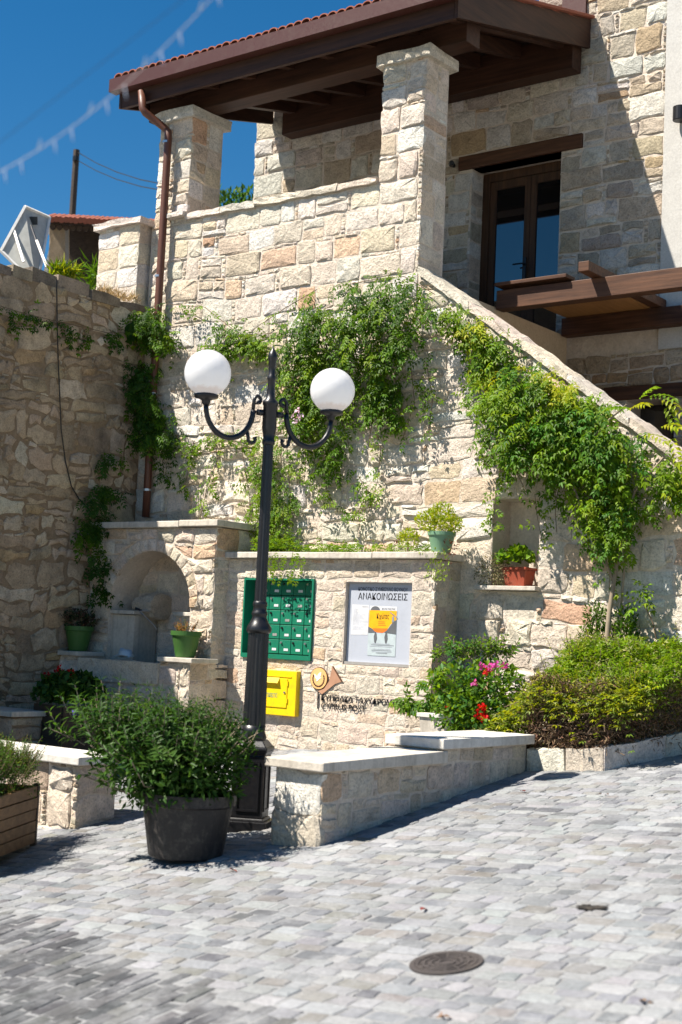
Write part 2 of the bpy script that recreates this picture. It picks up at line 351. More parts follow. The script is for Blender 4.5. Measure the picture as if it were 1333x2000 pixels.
def rubble(ms, fr, u0, u1, v0, v1, pal, hr=(.14, .26), wr=(.18, .46), holes=(), cuts=(), breaks=(), h=(.010, .030), warp=.03, chips=.5,
           joint=.011, jit=.010, circle=None, split=.22, keep=None, rnd=.2):
    rng = ms.rng; sd = rng.uniform(0, 100)
    bs = sorted({v0, v1, *[b for b in breaks if v0 < b < v1]})
    courses = []
    for a, b in zip(bs, bs[1:]):
        y = a; hh = []
        while y < b - 1e-6:
            q = rng.uniform(*hr); hh.append(q); y += q
        if len(hh) > 1 and (y - b) > .5 * hh[-1]: hh.pop()
        k = (b - a) / sum(hh); y = a
        for q in hh: courses.append((y, y + q * k)); y += q * k
    def wp(p):
        a, b = p; w = noise.noise(Vector((a * 1.1 + sd, b * 1.1, sd)), noise_basis='PERLIN_ORIGINAL'); w2 = noise.noise(Vector((a * 1.7, b * 1.7 + sd, 7)), noise_basis='PERLIN_ORIGINAL')
        e = min(1, max(0, min(a - u0, u1 - a, b - v0, v1 - b) / .12))
        return (a + w2 * warp * e * .8, b + w * warp * 1.6 * e)
    def put(ua, ub, va, vb, chip=False):
        g = joint * (.5 if chip else rng.uniform(.6, 1.3)); ua += g; ub -= g; va += g; vb -= g
        if ub - ua < .012 or vb - va < .010: return
        nx = 1 if chip else (3 if ub - ua > .3 else 2); ny = 1 if chip else (2 if vb - va > .12 else 1)
        cr = 0 if chip else min(.15 * rnd, rnd * min(ub - ua, vb - va)); j = jit * (.5 if chip else 1)
        P = []
        def side(a, b, k, first):
            for i in range(k + 1):
                t = i / k; P.append((a[0] + (b[0] - a[0]) * t, a[1] + (b[1] - a[1]) * t))
        if cr > 0:
            side((ua + cr * rng.uniform(.2, 1), va), (ub - cr * rng.uniform(.2, 1), va), nx, 1); side((ub, va + cr * rng.uniform(.2, 1)), (ub, vb - cr * rng.uniform(.2, 1)), ny, 1)
            side((ub - cr * rng.uniform(.2, 1), vb), (ua + cr * rng.uniform(.2, 1), vb), nx, 1); side((ua, vb - cr * rng.uniform(.2, 1)), (ua, va + cr * rng.uniform(.2, 1)), ny, 1)
        else:
            P = [(ua, va), (ub, va), (ub, vb), (ua, vb)]
        P = [wp((p[0] + rng.uniform(-j, j), p[1] + rng.uniform(-j, j))) for p in P]
        for ha, hb, hc, hd in holes:
            Q = []
            for a, b in P:
                if ha < a < hb and hc < b < hd:
                    d = [(a - ha, (ha - .004, b)), (hb - a, (hb + .004, b)), (b - hc, (a, hc - .004)), (hd - b, (a, hd + .004))]; a, b = min(d)[1]
                Q.append((a, b))
            P = Q
        if circle:
            cx, cy, cr2 = circle
            P = [(cx + (a - cx) * max(1, cr2 / max(1e-6, math.hypot(a - cx, b - cy))), cy + (b - cy) * max(1, cr2 / max(1e-6, math.hypot(a - cx, b - cy)))) if b > cy else (a, b) for a, b in P]
        for c in cuts:
            P = clip(P, *c)
            if len(P) < 3: return
        if keep and not keep(sum(p[0] for p in P) / len(P), sum(p[1] for p in P) / len(P)): return
        col = pick(rng, pal)
        ms.stone(fr, P, col, rng.uniform(*h) * (.8 if chip else 1), chip)
    for va, vb in courses:
        iv = [(u0, u1)]
        for ha, hb, hc, hd in holes:
            if min(vb, hd) - max(va, hc) > .25 * (vb - va):
                iv = [(x, y) for a, b in iv for x, y in ((a, min(b, ha)), (max(a, hb), b)) if y - x > .02]
        for a, b in iv:
            x = a
            while x < b - .01:
                w = rng.uniform(*wr)
                if b - x - w < wr[0] * .6: w = b - x
                if w > wr[1] * 1.35: w *= .5
                y1, y0 = vb, va
                if rng.random() < chips * .55 and vb - va > .12:      # a row of flat chips laid over the stone
                    t = rng.uniform(.028, .045); y1 -= t; xx = x
                    while xx < x + w - .02:
                        ww = min(rng.uniform(.06, .2), x + w - xx); put(xx, xx + ww, y1, vb, True); xx += ww
                if rng.random() < chips * .6 and w > .2:              # a ladder of chips between two stones
                    cw = rng.uniform(.035, .06); w0 = w - cw; yy = y0
                    while yy < y1 - .02:
                        hh = min(rng.uniform(.035, .06), y1 - yy); put(x + w0, x + w, yy, yy + hh, True); yy += hh
                else: w0 = w
                if rng.random() < split and y1 - y0 > .15:
                    t = y0 + (y1 - y0) * rng.uniform(.35, .65); put(x, x + w0, y0, t)
                    if rng.random() < .5 and w0 > .24: q = x + w0 * rng.uniform(.4, .6); put(x, q, t, y1); put(q, x + w0, t, y1)
                    else: put(x, x + w0, t, y1)
                else: put(x, x + w0, y0, y1)
                x += w
def frY(y): return (Vector((0, y, 0)), Vector((1, 0, 0)), Vector((0, -1, 0)))      # face looking to -Y
def frX(x): return (Vector((x, 0, 0)), Vector((0, 1, 0)), Vector((1, 0, 0)))       # face looking to +X

def plate(mb, u0, u1, v0, v1, holes, y0, y1, cut=None):      # wall core in X/Z with rectangular holes
    us = sorted({u0, u1, *[min(max(h, u0), u1) for q in holes for h in q[:2]]}); vs = sorted({v0, v1, *[min(max(h, v0), v1) for q in holes for h in q[2:]]})
    for a, b in zip(us, us[1:]):
        for c, d in zip(vs, vs[1:]):
            m, n = (a + b) / 2, (c + d) / 2
            if any(h[0] < m < h[1] and h[2] < n < h[3] for h in holes): continue
            P = [(a, c), (b, c), (b, d), (a, d)]
            if cut: P = clip(P, *cut)
            if len(P) >= 3 and area(P) > 1e-5: mb.prism([(p[0], y0, p[1]) for p in P], (0, y1 - y0, 0))
def slabs(parent, name, a, b, n, axis, mat, rng, bevel=.008, jit=.004, gap=.003):   # a cap laid in n pieces
    cuts = [0] + sorted((i + rng.uniform(-.2, .2)) / n for i in range(1, n)) + [1]
    for t0, t1 in zip(cuts, cuts[1:]):
        A = list(a); B = list(b); L = b[axis] - a[axis]
        A[axis] = a[axis] + L * t0 + gap; B[axis] = a[axis] + L * t1 - gap
        dz = rng.uniform(-jit, jit); A[2] += dz; B[2] += dz; dy = rng.uniform(-jit, jit)
        if axis == 0: A[1] += dy
        MB().box(A, B).build(name, mat, parent, bevel=bevel)
def rough_slab(parent, name, pts, mat, rng, seg=6, jit=.010):
    """a cap stone with broken edges: pts = 8 corners of a box, axis from corner 0 to 1"""
    p = [Vector(q) for q in pts]; vs = []; fs = []
    ring = [(0, 1), (3, 2), (7, 6), (4, 5)]
    for i in range(seg + 1):
        t = i / seg
        base = [p[a].lerp(p[b], t) for a, b in ring]
        for q in range(4):
            m = base[q].lerp(base[(q + 1) % 4], .5)
            for w in (base[q], m): vs.append(w + Vector((rng.uniform(-jit, jit), rng.uniform(-jit, jit), rng.uniform(-jit, jit))))
    for i in range(seg):
        for q in range(8): fs.append((i * 8 + q, i * 8 + (q + 1) % 8, (i + 1) * 8 + (q + 1) % 8, (i + 1) * 8 + q))
    fs += [tuple(range(7, -1, -1)), tuple(seg * 8 + q for q in range(8))]
    c = pick(rng, [((.72,.63,.52), 1), ((.76,.69,.60), 1)])
    return MB().add(vs, fs, c).build(name, mat, parent)

rng = random.Random(11)
# ------------------------------------------------------------------ the street: cement bed + setts
mb = MB(); mb.add([(-60, -40, gz(-60, -40)), (40, -40, gz(40, -40)), (40, 40, gz(40, 40)), (-60, 40, gz(-60, 40))], [(0, 1, 2, 3)])
street = mb.build('street', JOINT, origin=(0, 0, gz(0, 0))); tag(street, 'cobbled village street of pale worn setts sloping up to the right', kind='structure')
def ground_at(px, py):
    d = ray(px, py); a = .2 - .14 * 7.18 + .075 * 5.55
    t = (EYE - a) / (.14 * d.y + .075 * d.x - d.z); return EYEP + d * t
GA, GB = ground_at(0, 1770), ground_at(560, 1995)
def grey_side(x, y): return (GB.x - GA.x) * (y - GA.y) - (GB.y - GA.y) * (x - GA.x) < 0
MANH = ground_at(872, 1883); MANR = .152
def lay_setts():
    ms = []; r = random.Random(5)
    def sett(x0, x1, y0, y1, cols, gap):
        cx, cy = (x0 + x1) / 2, (y0 + y1) / 2; P = project((cx, cy, gz(cx, cy)))
        if not (-500 < P[0] < 1850 and 1250 < P[1] < 2300) or P[2] < 1: return
        if math.hypot(cx - MANH.x, cy - MANH.y) < MANR + .035: return
        g = gap * r.uniform(.6, 1.4); x0 += g; x1 -= g; y0 += g; y1 -= g; c = min(x1 - x0, y1 - y0) * r.uniform(.07, .15)
        pts = [(x0 + c, y0), (x1 - c, y0), (x1, y0 + c), (x1, y1 - c), (x1 - c, y1), (x0 + c, y1), (x0, y1 - c), (x0, y0 + c)]
        pts = [(a + r.uniform(-.011, .011), b + r.uniform(-.011, .011)) for a, b in pts]
        for i, (a, b) in enumerate(pts):
            d = math.hypot(a - MANH.x, b - MANH.y)
            if d < MANR + .012: k = (MANR + .012) / max(d, .01); pts[i] = (MANH.x + (a - MANH.x) * k, MANH.y + (b - MANH.y) * k)
        hz = r.uniform(.002, .008); tx, ty = r.uniform(-.015, .015), r.uniform(-.015, .015)
        Z = lambda a, b, h: (a, b, gz(a, b) + h + (a - cx) * tx + (b - cy) * ty)
        ins = lambda p, k: (cx + (p[0] - cx) * k, cy + (p[1] - cy) * k)
        vs = [(p[0], p[1], gz(*p) - .03) for p in pts] + [Z(*ins(p, .97), hz * .4) for p in pts] + [Z(*ins(p, .84), hz) for p in pts] + [Z(cx, cy, hz * 1.35)]
        fs = []
        for i in range(8):
            j = (i + 1) % 8; fs += [(i, j, 8 + j, 8 + i), (8 + i, 8 + j, 16 + j, 16 + i), (16 + i, 16 + j, 24)]
        q = [project(v) for v in vs[8:16]]
        A = (max(p[0] for p in q) - min(p[0] for p in q)) * (max(p[1] for p in q) - min(p[1] for p in q))
        if P[0] < 0 or P[0] > 1333 or P[1] > 2000: A *= 1e-4
        ms.append((A, vs, fs, pick(r, cols)))
    C1 = [((.212,.218,.228), 5), ((.268,.274,.284), 4), ((.160,.167,.182), 2.4), ((.178,.172,.163), 1.6), ((.118,.123,.134), 1), ((.210,.203,.193), 1.2)]
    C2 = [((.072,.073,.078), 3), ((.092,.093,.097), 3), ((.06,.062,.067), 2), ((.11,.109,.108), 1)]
    y = 2.0
    while y < 10.6:
        h = r.uniform(.085, .122); x = -13.0 + r.uniform(0, .2)
        while x < 1.0:
            w = r.uniform(.09, .21)
            wob = .05 * noise.noise(Vector((x * .8, y * .8, 3)))
            if not grey_side(x + w / 2, y + h / 2): sett(x, x + w, y + wob, y + h + wob, C1, .006)
            x += w
        y += h
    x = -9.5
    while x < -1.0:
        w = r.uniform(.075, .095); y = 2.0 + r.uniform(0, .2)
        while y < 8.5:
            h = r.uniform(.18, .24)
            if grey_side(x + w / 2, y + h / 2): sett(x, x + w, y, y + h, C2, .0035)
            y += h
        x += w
    ms.sort(key=lambda t: -t[0])
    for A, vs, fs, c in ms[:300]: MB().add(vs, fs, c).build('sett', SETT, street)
    m = MB()
    for A, vs, fs, c in ms[300:]: m.add(vs, fs, c)
    m.build('further_setts', SETT, street, kind='stuff')
lay_setts()

# ------------------------------------------------------------------ terrace building: facade, columns, stair parapet, roof
YF, YM, YFO, YLO, YB, XL = 10.96, 10.54, 10.36, 10.00, 13.30, -11.25
def stair_top(x): return 5.07 - .711 * (x + 7.57)
XR = -4.0
terrace = thing('terrace_building', (-7.6, YF + .3, .4), 'pale stone terrace with square columns, tiled veranda roof and sloping stair parapet', 'building')
niche = (-6.68, -6.20, 2.00, 2.83)
core = MB()
plate(core, XL, -7.62, .0, 6.0, [], YF, YF + .42)
plate(core, -7.62, XR, .0, 5.2, [niche], YF, YF + .34, cut=(.711, 1, stair_top(0) - .05))
core.box((niche[0] - .05, YF + .30, niche[2] - .05), (niche[1] + .05, YF + .40, niche[3] + .05))
core.box((-11.20, YF, 6.0), (-10.72, YF + .50, 7.18)); core.box((-8.12, YF, 6.0), (-7.62, YF + .40, 7.18))
MB().box((-11.6, YF + .43, 4.6), (-7.34, YB - .06, 4.85)).build('terrace_floor', CAST, terrace)  # unseen floor, given a dark material to cut bounced light under the roof
wall = core.build('wall_core', MORTAR, terrace)
ms = Masonry(21, STONE)
F = frY(YF)
keepF = lambda a, b: not (a < -9.6 and b < 2.5) and not (-9.6 < a < -7.1 and b < 2.2)
hF = [(-12, -9.50, -1, 2.50), (-9.52, -7.05, -1, 2.22)]
rubble(ms, F, XL + .01, -7.605, 4.25, 5.98, PAL_CREAM, (.18, .30), (.22, .50), breaks=(5.05,), chips=.5, h=(.004, .020))
rubble(ms, F, XL + .01, XR, .5, 4.25, PAL_CREAM, (.11, .26), (.18, .52), holes=hF + [niche], cuts=[(.711, 1, stair_top(0) - .075)], breaks=(2.0, 2.24, 2.5, 2.83), chips=.6, warp=.06, jit=.020, h=(.002, .030))
rubble(ms, F, -7.605, -6.2, 4.25, 5.05, PAL_CREAM, (.13, .24), (.2, .45), cuts=[(.711, 1, stair_top(0) - .075)])
for a, b, dep in ((-11.215, -10.705, .50), (-8.135, -7.605, .40)):
    rubble(ms, F, a, b, 5.98, 7.18, PAL_CREAM, (.15, .28), (.2, .34), chips=.6, split=.1)
    rubble(ms, frX(b - .015), YF - .015, YF + dep, 6.03 if a < -10 else 5.05, 7.18, PAL_CREAM, (.16, .28), (.2, .4), chips=.15, split=.1, h=(.004, .014))
ms.finish(terrace)
for a, b, dep in ((-11.27, -10.65, .56), (-8.19, -7.55, .46)):        # column capitals
    p = [(a, YF - .06, 7.16), (b, YF - .06, 7.16), (b, YF + dep, 7.16), (a, YF + dep, 7.16)]; q = [(x, y, 7.27) for x, y, z in p]
    rough_slab(terrace, 'capital', p + q, STONE, rng, 5, .012)
xs = [-10.72, -10.2, -9.72, -9.15, -8.62, -8.13]
for a, b in zip(xs, xs[1:]):
    p = [(a, YF - .045, 5.985), (b, YF - .045, 5.985), (b, YF + .40, 5.985), (a, YF + .40, 5.985)]; q = [(x, y, z + .065 + rng.uniform(-.006, .006)) for x, y, z in p]
    rough_slab(terrace, 'coping_stone', p + q, STONE, rng, 5, .011)
rough_slab(terrace, 'coping_stone', [(-10.98, YF - .10, 6.02), (-10.70, YF - .10, 6.02), (-10.70, YF + .02, 6.02), (-10.98, YF + .02, 6.02), (-10.98, YF - .09, 6.075), (-10.70, YF - .09, 6.075), (-10.70, YF + .02, 6.075), (-10.98, YF + .02, 6.075)], STONE, rng, 3, .008)
xs = [-7.585, -7.0, -6.45, -5.95, -5.35, -4.8, XR]
for a, b in zip(xs, xs[1:]):
    za, zb = stair_top(a), stair_top(b); t = .08
    rough_slab(terrace, 'stair_coping', [(a, YF - .05, za - t), (b - .006, YF - .05, zb - t), (b - .006, YF + .34, zb - t), (a, YF + .34, za - t), (a, YF - .045, za), (b - .006, YF - .045, zb), (b - .006, YF + .34, zb), (a, YF + .34, za)], STONE, rng, 8, .009)
# roof
EX0, EX1, YE = -11.55, -7.085, 10.67
sl = (7.985 - 7.32) / (YB - YE)
zr = lambda y, z0: z0 + sl * (y - YE)
MB().box((EX0, YE, 7.320), (EX1 - .045, YE + .045, 7.505)).build('fascia', WOOD_ROOF, terrace, bevel=.004)
g = MB()
for (dy0, dy1, z0, z1) in ((-.12, -.112, 7.490, 7.635), (-.112, -.002, 7.490, 7.500)): g.box((EX0 - .09, YE + dy0, z0), (EX1 + .0, YE + dy1, z1))
g.box((EX0 - .098, YE - .12, 7.488), (EX0 - .0905, YE + .0, 7.632))
g.build('gutter', GUTTER, terrace)
for x0, x1 in ((EX1 - .04, EX1), (EX0 - .045, EX0 - .005)):
    MB().hexa([(x0, YE - .002, 7.320), (x1, YE - .002, 7.320), (x1, YB - .03, zr(YB, 7.320)), (x0, YB - .03, zr(YB, 7.320)), (x0, YE - .002, 7.620), (x1, YE - .002, 7.620), (x1, YB - .03, zr(YB, 7.640)), (x0, YB - .03, zr(YB, 7.640))]).build('rake_board', WOOD_ROOF_Y, terrace)
MB().hexa([(EX0, YE + .05, 7.530), (EX1 - .05, YE + .05, 7.530), (EX1 - .05, YB - .03, zr(YB, 7.520)), (EX0, YB - .03, zr(YB, 7.520)), (EX0, YE + .05, 7.580), (EX1 - .05, YE + .05, 7.580), (EX1 - .05, YB - .03, zr(YB, 7.570)), (EX0, YB - .03, zr(YB, 7.570))]).build('roof_boarding', WOOD_ROOF, terrace)
MB().box((EX0 + .04, YF + .10, 7.275), (EX1 - .15, YF + .34, 7.50)).build('front_beam', WOOD_ROOF, terrace, bevel=.006)
MB().box((-11.2, YB - .27, 7.70), (EX1 - .08, YB - .07, 8.09)).build('back_beam', WOOD_ROOF, terrace, bevel=.006)
for i in range(8):
    x = -11.05 + i * .53
    MB().hexa([(x, YF - .12, zr(YF - .12, 7.360)), (x + .09, YF - .12, zr(YF - .12, 7.360)), (x + .09, YB - .3, zr(YB - .3, 7.340)), (x, YB - .3, zr(YB - .3, 7.340)), (x, YF - .12, zr(YF - .12, 7.510)), (x + .09, YF - .12, zr(YF - .12, 7.510)), (x + .09, YB - .3, zr(YB - .3, 7.505)), (x, YB - .3, zr(YB - .3, 7.505))]).build('rafter', WOOD_ROOF_Y, terrace)
def tile_mesh(mb, x, y0, y1, z0, z1, r):
    k = 6; vs = []
    for (y, z, rr) in ((y0, z0, r), (y1, z1, r * .85)):
        for q in (rr, rr - .014):
            for j in range(k + 1):
                th = math.pi * j / k; vs.append((x - q * math.cos(th), y, z + q * .75 * math.sin(th)))
    n = k + 1; fs = []
    for j in range(k): fs += [(j, j + 1, 2 * n + j + 1, 2 * n + j), (n + j, n + j + 1, j + 1, j), (n + j + 1, n + j, 3 * n + j, 3 * n + j + 1)]
    mb.add(vs, fs)
tr = random.Random(3); x = EX0 - .02
more = MB()
while x < EX1 + .02:
    m = MB(); tile_mesh(m, x, YE - .06 + tr.uniform(-.012, .012), YE + .36, 7.665, zr(YE + .36, 7.655), .064); m.build('roof_tile', TILE, terrace)
    for row in range(1, 7):
        tile_mesh(more, x, YE - .06 + row * .36, YE + .38 + row * .36, zr(YE - .06 + row * .36, 7.635), zr(YE + .38 + row * .36, 7.610), .062)
    x += .108
more.build('upper_roof_tiles', TILE, terrace, kind='stuff')
MB().hexa([(EX1 - .05, YE, 7.630), (EX1 + .045, YE, 7.625), (EX1 + .045, YB - .02, zr(YB, 7.650)), (EX1 - .05, YB - .02, zr(YB, 7.650)), (EX1 - .05, YE, 7.680), (EX1 + .045, YE, 7.660), (EX1 + .045, YB - .02, zr(YB, 7.680)), (EX1 - .05, YB - .02, zr(YB, 7.700))]).build('verge_tile', TILE, terrace, bevel=.008)
MB().box((EX1 - .35, YB - .05, zr(YB, 7.680)), (EX1 - .06, YB - .012, zr(YB, 7.940))).build('flashing', GUTTER, terrace)
# downpipe
dp = thing('downpipe', (-11.05, YF - .1, 2.6), 'brown metal downpipe running from the gutter down the corner of the facade', 'pipe')
A = onY(285, 1010, YF - .10); B = onY(330, 255, YF - .10)
MB().tube([onY(277, 178, YE - .06), onY(279, 212, YE - .06), onY(284, 220, YE - .055), onY(322, 250, YF - .105), onY(329, 258, YF - .10), B + Vector((0, 0, -.1)), A + Vector((0, 0, .6)), A], .042, 12).build('pipe', PIPE, dp, smooth=True)
for py, px in ((278, 327), (540, 311), (770, 299), (957, 288)):
    c = onY(px, py, YF - .10); MB().lathe([(.047, -.012), (.05, -.012), (.05, .012), (.047, .012)], c, 14).build('pipe_clip', STEEL, dp, smooth=False)
# ------------------------------------------------------------------ house behind with the door
house = thing('stone_house', (-6.5, YB + .3, 4.8), 'tall stone house wall behind the terrace with a glazed wooden door and white plaster end', 'house')
door = (-8.55, -7.41, 4.85, 6.90); low = (-6.56, -6.02, 2.0, 4.10)
core = MB(); plate(core, -11.85, -7.62, 4.6, 8.45, [door], YB, YB + .5); plate(core, -7.62, -6.2, 4.6, 9.6, [door], YB, YB + .5); plate(core, -7.27, -3.4, 1.0, 4.6, [low], YB, YB + .5)
core.build('wall_core', MORTAR, house)
PW = MB(); PW.box((-6.2, YB - .035, 4.6), (-3.0, YB + .5, 9.8)); PW.build('plaster_wall', PLASTER, house)
MB().box((-7.33, YF + .35, 1.0), (-7.27, YB - .002, 4.84)).build('tan_plaster_side', PLASTER_TAN, house)
hs = Masonry(33, STONE); Fb = frY(YB)
rubble(hs, Fb, -11.86, -6.205, 4.86, 9.4, PAL_HOUSE, (.16, .28), (.2, .5), holes=[door, (-8.72, -7.15, 6.88, 7.07)], breaks=(6.88, 7.07), chips=.45, jit=.014, h=(.008, .030), keep=lambda a, b: a > -7.62 or b < 8.1)
rubble(hs, Fb, -7.26, -3.6, 2.4, 4.6, PAL_OLD, (.12, .24), (.16, .42), holes=[(-6.8, -5.6, 4.10, 4.25), low], breaks=(4.1, 4.25), chips=.3)
rubble(hs, (Vector((door[0], 0, 0)), Vector((0, 1, 0)), Vector((1, 0, 0))), YB - .01, YB + .24, 4.86, 6.88, PAL_HOUSE, (.16, .3), (.2, .3), chips=0, h=(.004, .012))
hs.finish(house)
MB().box((-8.72, YB - .04, 6.90), (-7.15, YB + .2, 7.055)).build('door_lintel', WOOD_PERG, house, bevel=.006)
MB().box((-6.8, YB - .04, 4.105), (-5.6, YB + .2, 4.245)).build('lower_lintel', WOOD_PERG, house, bevel=.006)
MB().box((-6.7, YB + .35, 2.0), (-5.9, YB + .36, 4.3)).build('dark_opening', GLASS, house)
dY = YB + .24
fr = MB()
for a, b, c, d in ((door[0] + .0, door[0] + .09, 4.86, 6.9), (door[1] - .06, door[1], 4.86, 6.9), (door[0] + .0905, door[1] - .0605, 6.80, 6.9)): fr.box((a, dY, c), (b, dY + .08, d))
fr.build('door_frame', WOOD_DOOR, house)
mid = -7.93
for a, b in ((door[0] + .095, mid - .002), (mid + .002, door[1] - .065)):
    lf = MB(); 
    for q in ((a, a + .075, 4.87, 6.795), (b - .075, b, 4.87, 6.795), (a + .0755, b - .0755, 4.87, 5.02), (a + .0755, b - .0755, 6.70, 6.795)): lf.box((q[0], dY + .02, q[2]), (q[1], dY + .065, q[3]))
    leafo = lf.build('door_leaf', WOOD_DOOR, house, bevel=.005)
    MB().box((a + .07, dY + .04, 5.0), (b - .07, dY + .047, 6.71)).build('pane', GLASS, leafo)
    if a < mid - .1:
        MB().box((b - .05, dY - .0, 5.60), (b - .02, dY + .019, 5.86)).tube([(b - .035, dY - .001, 5.78), (b - .035, dY - .04, 5.78), (b - .16, dY - .045, 5.78)], .009, 6).build('door_handle', BLACKPL, leafo)
wl = thing('wall_light', onY(1322, 225, YB - .12), 'black cylinder wall light on the white plaster wall', 'wall light')
c = onY(1328, 222, YB - .11)
MB().lathe([(.05, -.075), (.065, -.075), (.07, -.07), (.07, .07), (.06, .075)], c, 18).build('lamp_housing', BLACKPL, wl, smooth=False)
MB().box((c.x - .03, c.y + .06, c.z - .04), (c.x + .03, YB - .036, c.z + .04)).build('bracket', BLACKPL, wl)
cm = thing('security_camera', onY(880, 320, YB - .1), 'small black camera fixed beside the door lintel', 'camera')
c = onY(882, 321, YB - .08); MB().tube([c + Vector((0, .078, 0)), c, c + Vector((.05, -.07, -.01))], [.02, .03, .028], 10).build('camera_body', BLACKPL, cm)
# pergola frame over the lower yard
pg = thing('pergola', (-6.2, 12.1, 3.0), 'brown timber pergola beams with plywood on top beside the stair', 'pergola')
MB().box((-7.25, 11.80, 4.81), (-3.2, 11.94, 5.0)).build('beam', WOOD_PERG, pg, bevel=.006)
MB().box((-7.245, 13.12, 4.81), (-3.2, 13.255, 5.0)).build('beam', WOOD_PERG, pg, bevel=.006)
MB().box((-7.20, 11.96, 5.004), (-6.24, 13.24, 5.025)).build('plywood_sheet', PLY, pg)
MB().box((-7.24, 11.74, 5.029), (-6.45, 11.92, 5.065)).build('loose_board', WOOD_PERG, pg, bevel=.004)
for x in (-6.22, -4.7): MB().box((x, 11.55, 5.005), (x + .11, 13.24, 5.10)).build('joist', WOOD_PERG, pg, bevel=.005)
MB().box((-3.5, 11.82, .3), (-3.38, 11.92, 4.809)).build('post', WOOD_PERG, pg, bevel=.006)

# ------------------------------------------------------------------ old boundary wall on the left with corner pillar
bw = thing('boundary_wall', (XL - .3, 8, .1), 'tall weathered rubble wall in shade along the left edge', 'wall')
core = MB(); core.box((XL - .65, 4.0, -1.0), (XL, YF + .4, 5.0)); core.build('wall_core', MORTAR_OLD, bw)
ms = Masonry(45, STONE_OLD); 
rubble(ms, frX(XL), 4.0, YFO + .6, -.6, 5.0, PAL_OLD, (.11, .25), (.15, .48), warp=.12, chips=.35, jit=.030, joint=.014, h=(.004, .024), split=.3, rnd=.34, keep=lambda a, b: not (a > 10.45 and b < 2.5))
y = 4.0
while y < YF:
    w = rng.uniform(.25, .5); w = min(w, YF - y); t = rng.uniform(.05, .17); d = rng.uniform(-.02, .03)
    P = [(y + .008, 4.98), (y + w - .008, 4.98), (y + w - .008, 5.0 + t + rng.uniform(-.03, .03)), (y + w * .5, 5.01 + t), (y + .008, 5.0 + t + rng.uniform(-.03, .03))]
    cs = MB(); cs.prism([(XL + d, a, b) for a, b in P], (-.6, 0, 0), pick(rng, [((.30,.25,.19), 1), ((.38,.31,.23), 1), ((.22,.185,.15), 1)])); cs.build('coping_stone', STONE_OLD, bw); y += w
ms.finish(bw)
cable = thing('wall_cable', onX(170, 990, XL + .03), 'thin dark cable sagging down the shaded boundary wall', 'cable')
MB().tube([onX(px, py, XL + .035) for px, py in ((111, 545), (112, 620), (114, 700), (117, 770), (120, 840), (128, 900), (140, 950), (155, 975), (172, 992))], .007, 6).build('cable', BLACKPL, cable)
pil = thing('corner_pillar', (-11.6, 10.95, 5.08), 'square stone pillar with flat cap on top of the boundary wall', 'pillar')
MB().box((-11.93, 10.81, 5.03), (-11.29, 11.38, 6.0)).build('pillar_core', MORTAR, pil)
ms = Masonry(51, STONE)
rubble(ms, frY(10.81), -11.94, -11.28, 5.05, 6.0, PAL_CREAM, (.2, .26), (.26, .36), chips=.15, split=.08, h=(.006, .016))
rubble(ms, frX(-11.29), 10.80, 11.38, 5.05, 6.0, PAL_CREAM, (.2, .26), (.26, .36), chips=.1, split=.08, h=(.004, .012))
ms.finish(pil)
rough_slab(pil, 'pillar_cap', [(-11.99, 10.75, 6.0), (-11.23, 10.75, 6.0), (-11.23, 11.4, 6.0), (-11.99, 11.4, 6.0), (-11.99, 10.75, 6.07), (-11.23, 10.75, 6.07), (-11.23, 11.4, 6.07), (-11.99, 11.4, 6.07)], STONE, rng, 5, .012)

# ------------------------------------------------------------------ fountain
fo = thing('wall_fountain', (-10.4, YLO, .3), 'arched stone wall fountain with spout block and trough in the shaded corner', 'fountain')
AC, AZ, AR = -10.355, 1.745, .575
core = MB(); x0, x1 = XL, -9.475
prof = [(AC + AR * math.cos(math.pi * i / 16), AZ + AR * math.sin(math.pi * i / 16)) for i in range(17)]
for (a, b), (c, d) in zip(prof, prof[1:]):                    # wall above the arch in strips
    core.prism([(c, YFO, d), (a, YFO, b), (a, YFO, 2.55), (c, YFO, 2.55)], (0, YF - YFO, 0))
core.box((x0, YFO, .0), (AC - AR, YF - .002, 2.55)); core.box((AC + AR, YFO, .0), (x1, YF - .002, 2.55))
core.box((AC - AR, YFO + .40, 0), (AC + AR, YF - .002, 2.4))
core.box((x0, YLO, 0.0), (-10.95, YFO - .001, 1.215)); core.box((-9.80, YLO, 0.0), (-9.40, YFO - .001, 1.215)); core.box((-10.95, YLO, 0.0), (-9.80, YFO + .2, .98)); core.box((AC - AR, YFO, .98), (AC + AR, YFO + .4, 1.05))
core.build('fountain_core', MORTAR, fo)
ms = Masonry(63, STONE); Ff = frY(YFO)
rubble(ms, Ff, XL + .01, -9.465, 1.22, 2.55, PAL_MAIL, (.13, .22), (.18, .34), holes=[(AC - AR - .0, AC + AR + .0, 1.0, AZ)], circle=(AC, AZ, AR + .125), chips=.5, breaks=(AZ,), keep=lambda a, b: math.hypot(a - AC, b - AZ) > AR + .13 or b < AZ)
nv = 17
for i in range(nv):                                              # voussoirs round the arch
    t0, t1 = math.pi * (i + .05) / nv, math.pi * (i + .95) / nv; ro = AR + ms.rng.uniform(.10, .125)
    P = [(AC + AR * math.cos(t0), AZ + AR * math.sin(t0)), (AC + ro * math.cos(t0), AZ + ro * math.sin(t0)), (AC + ro * math.cos((t0 + t1) / 2), AZ + ro * math.sin((t0 + t1) / 2)), (AC + ro * math.cos(t1), AZ + ro * math.sin(t1)), (AC + AR * math.cos(t1), AZ + AR * math.sin(t1))]
    ms.stone(Ff, P, pick(ms.rng, PAL_MAIL), ms.rng.uniform(.012, .022))
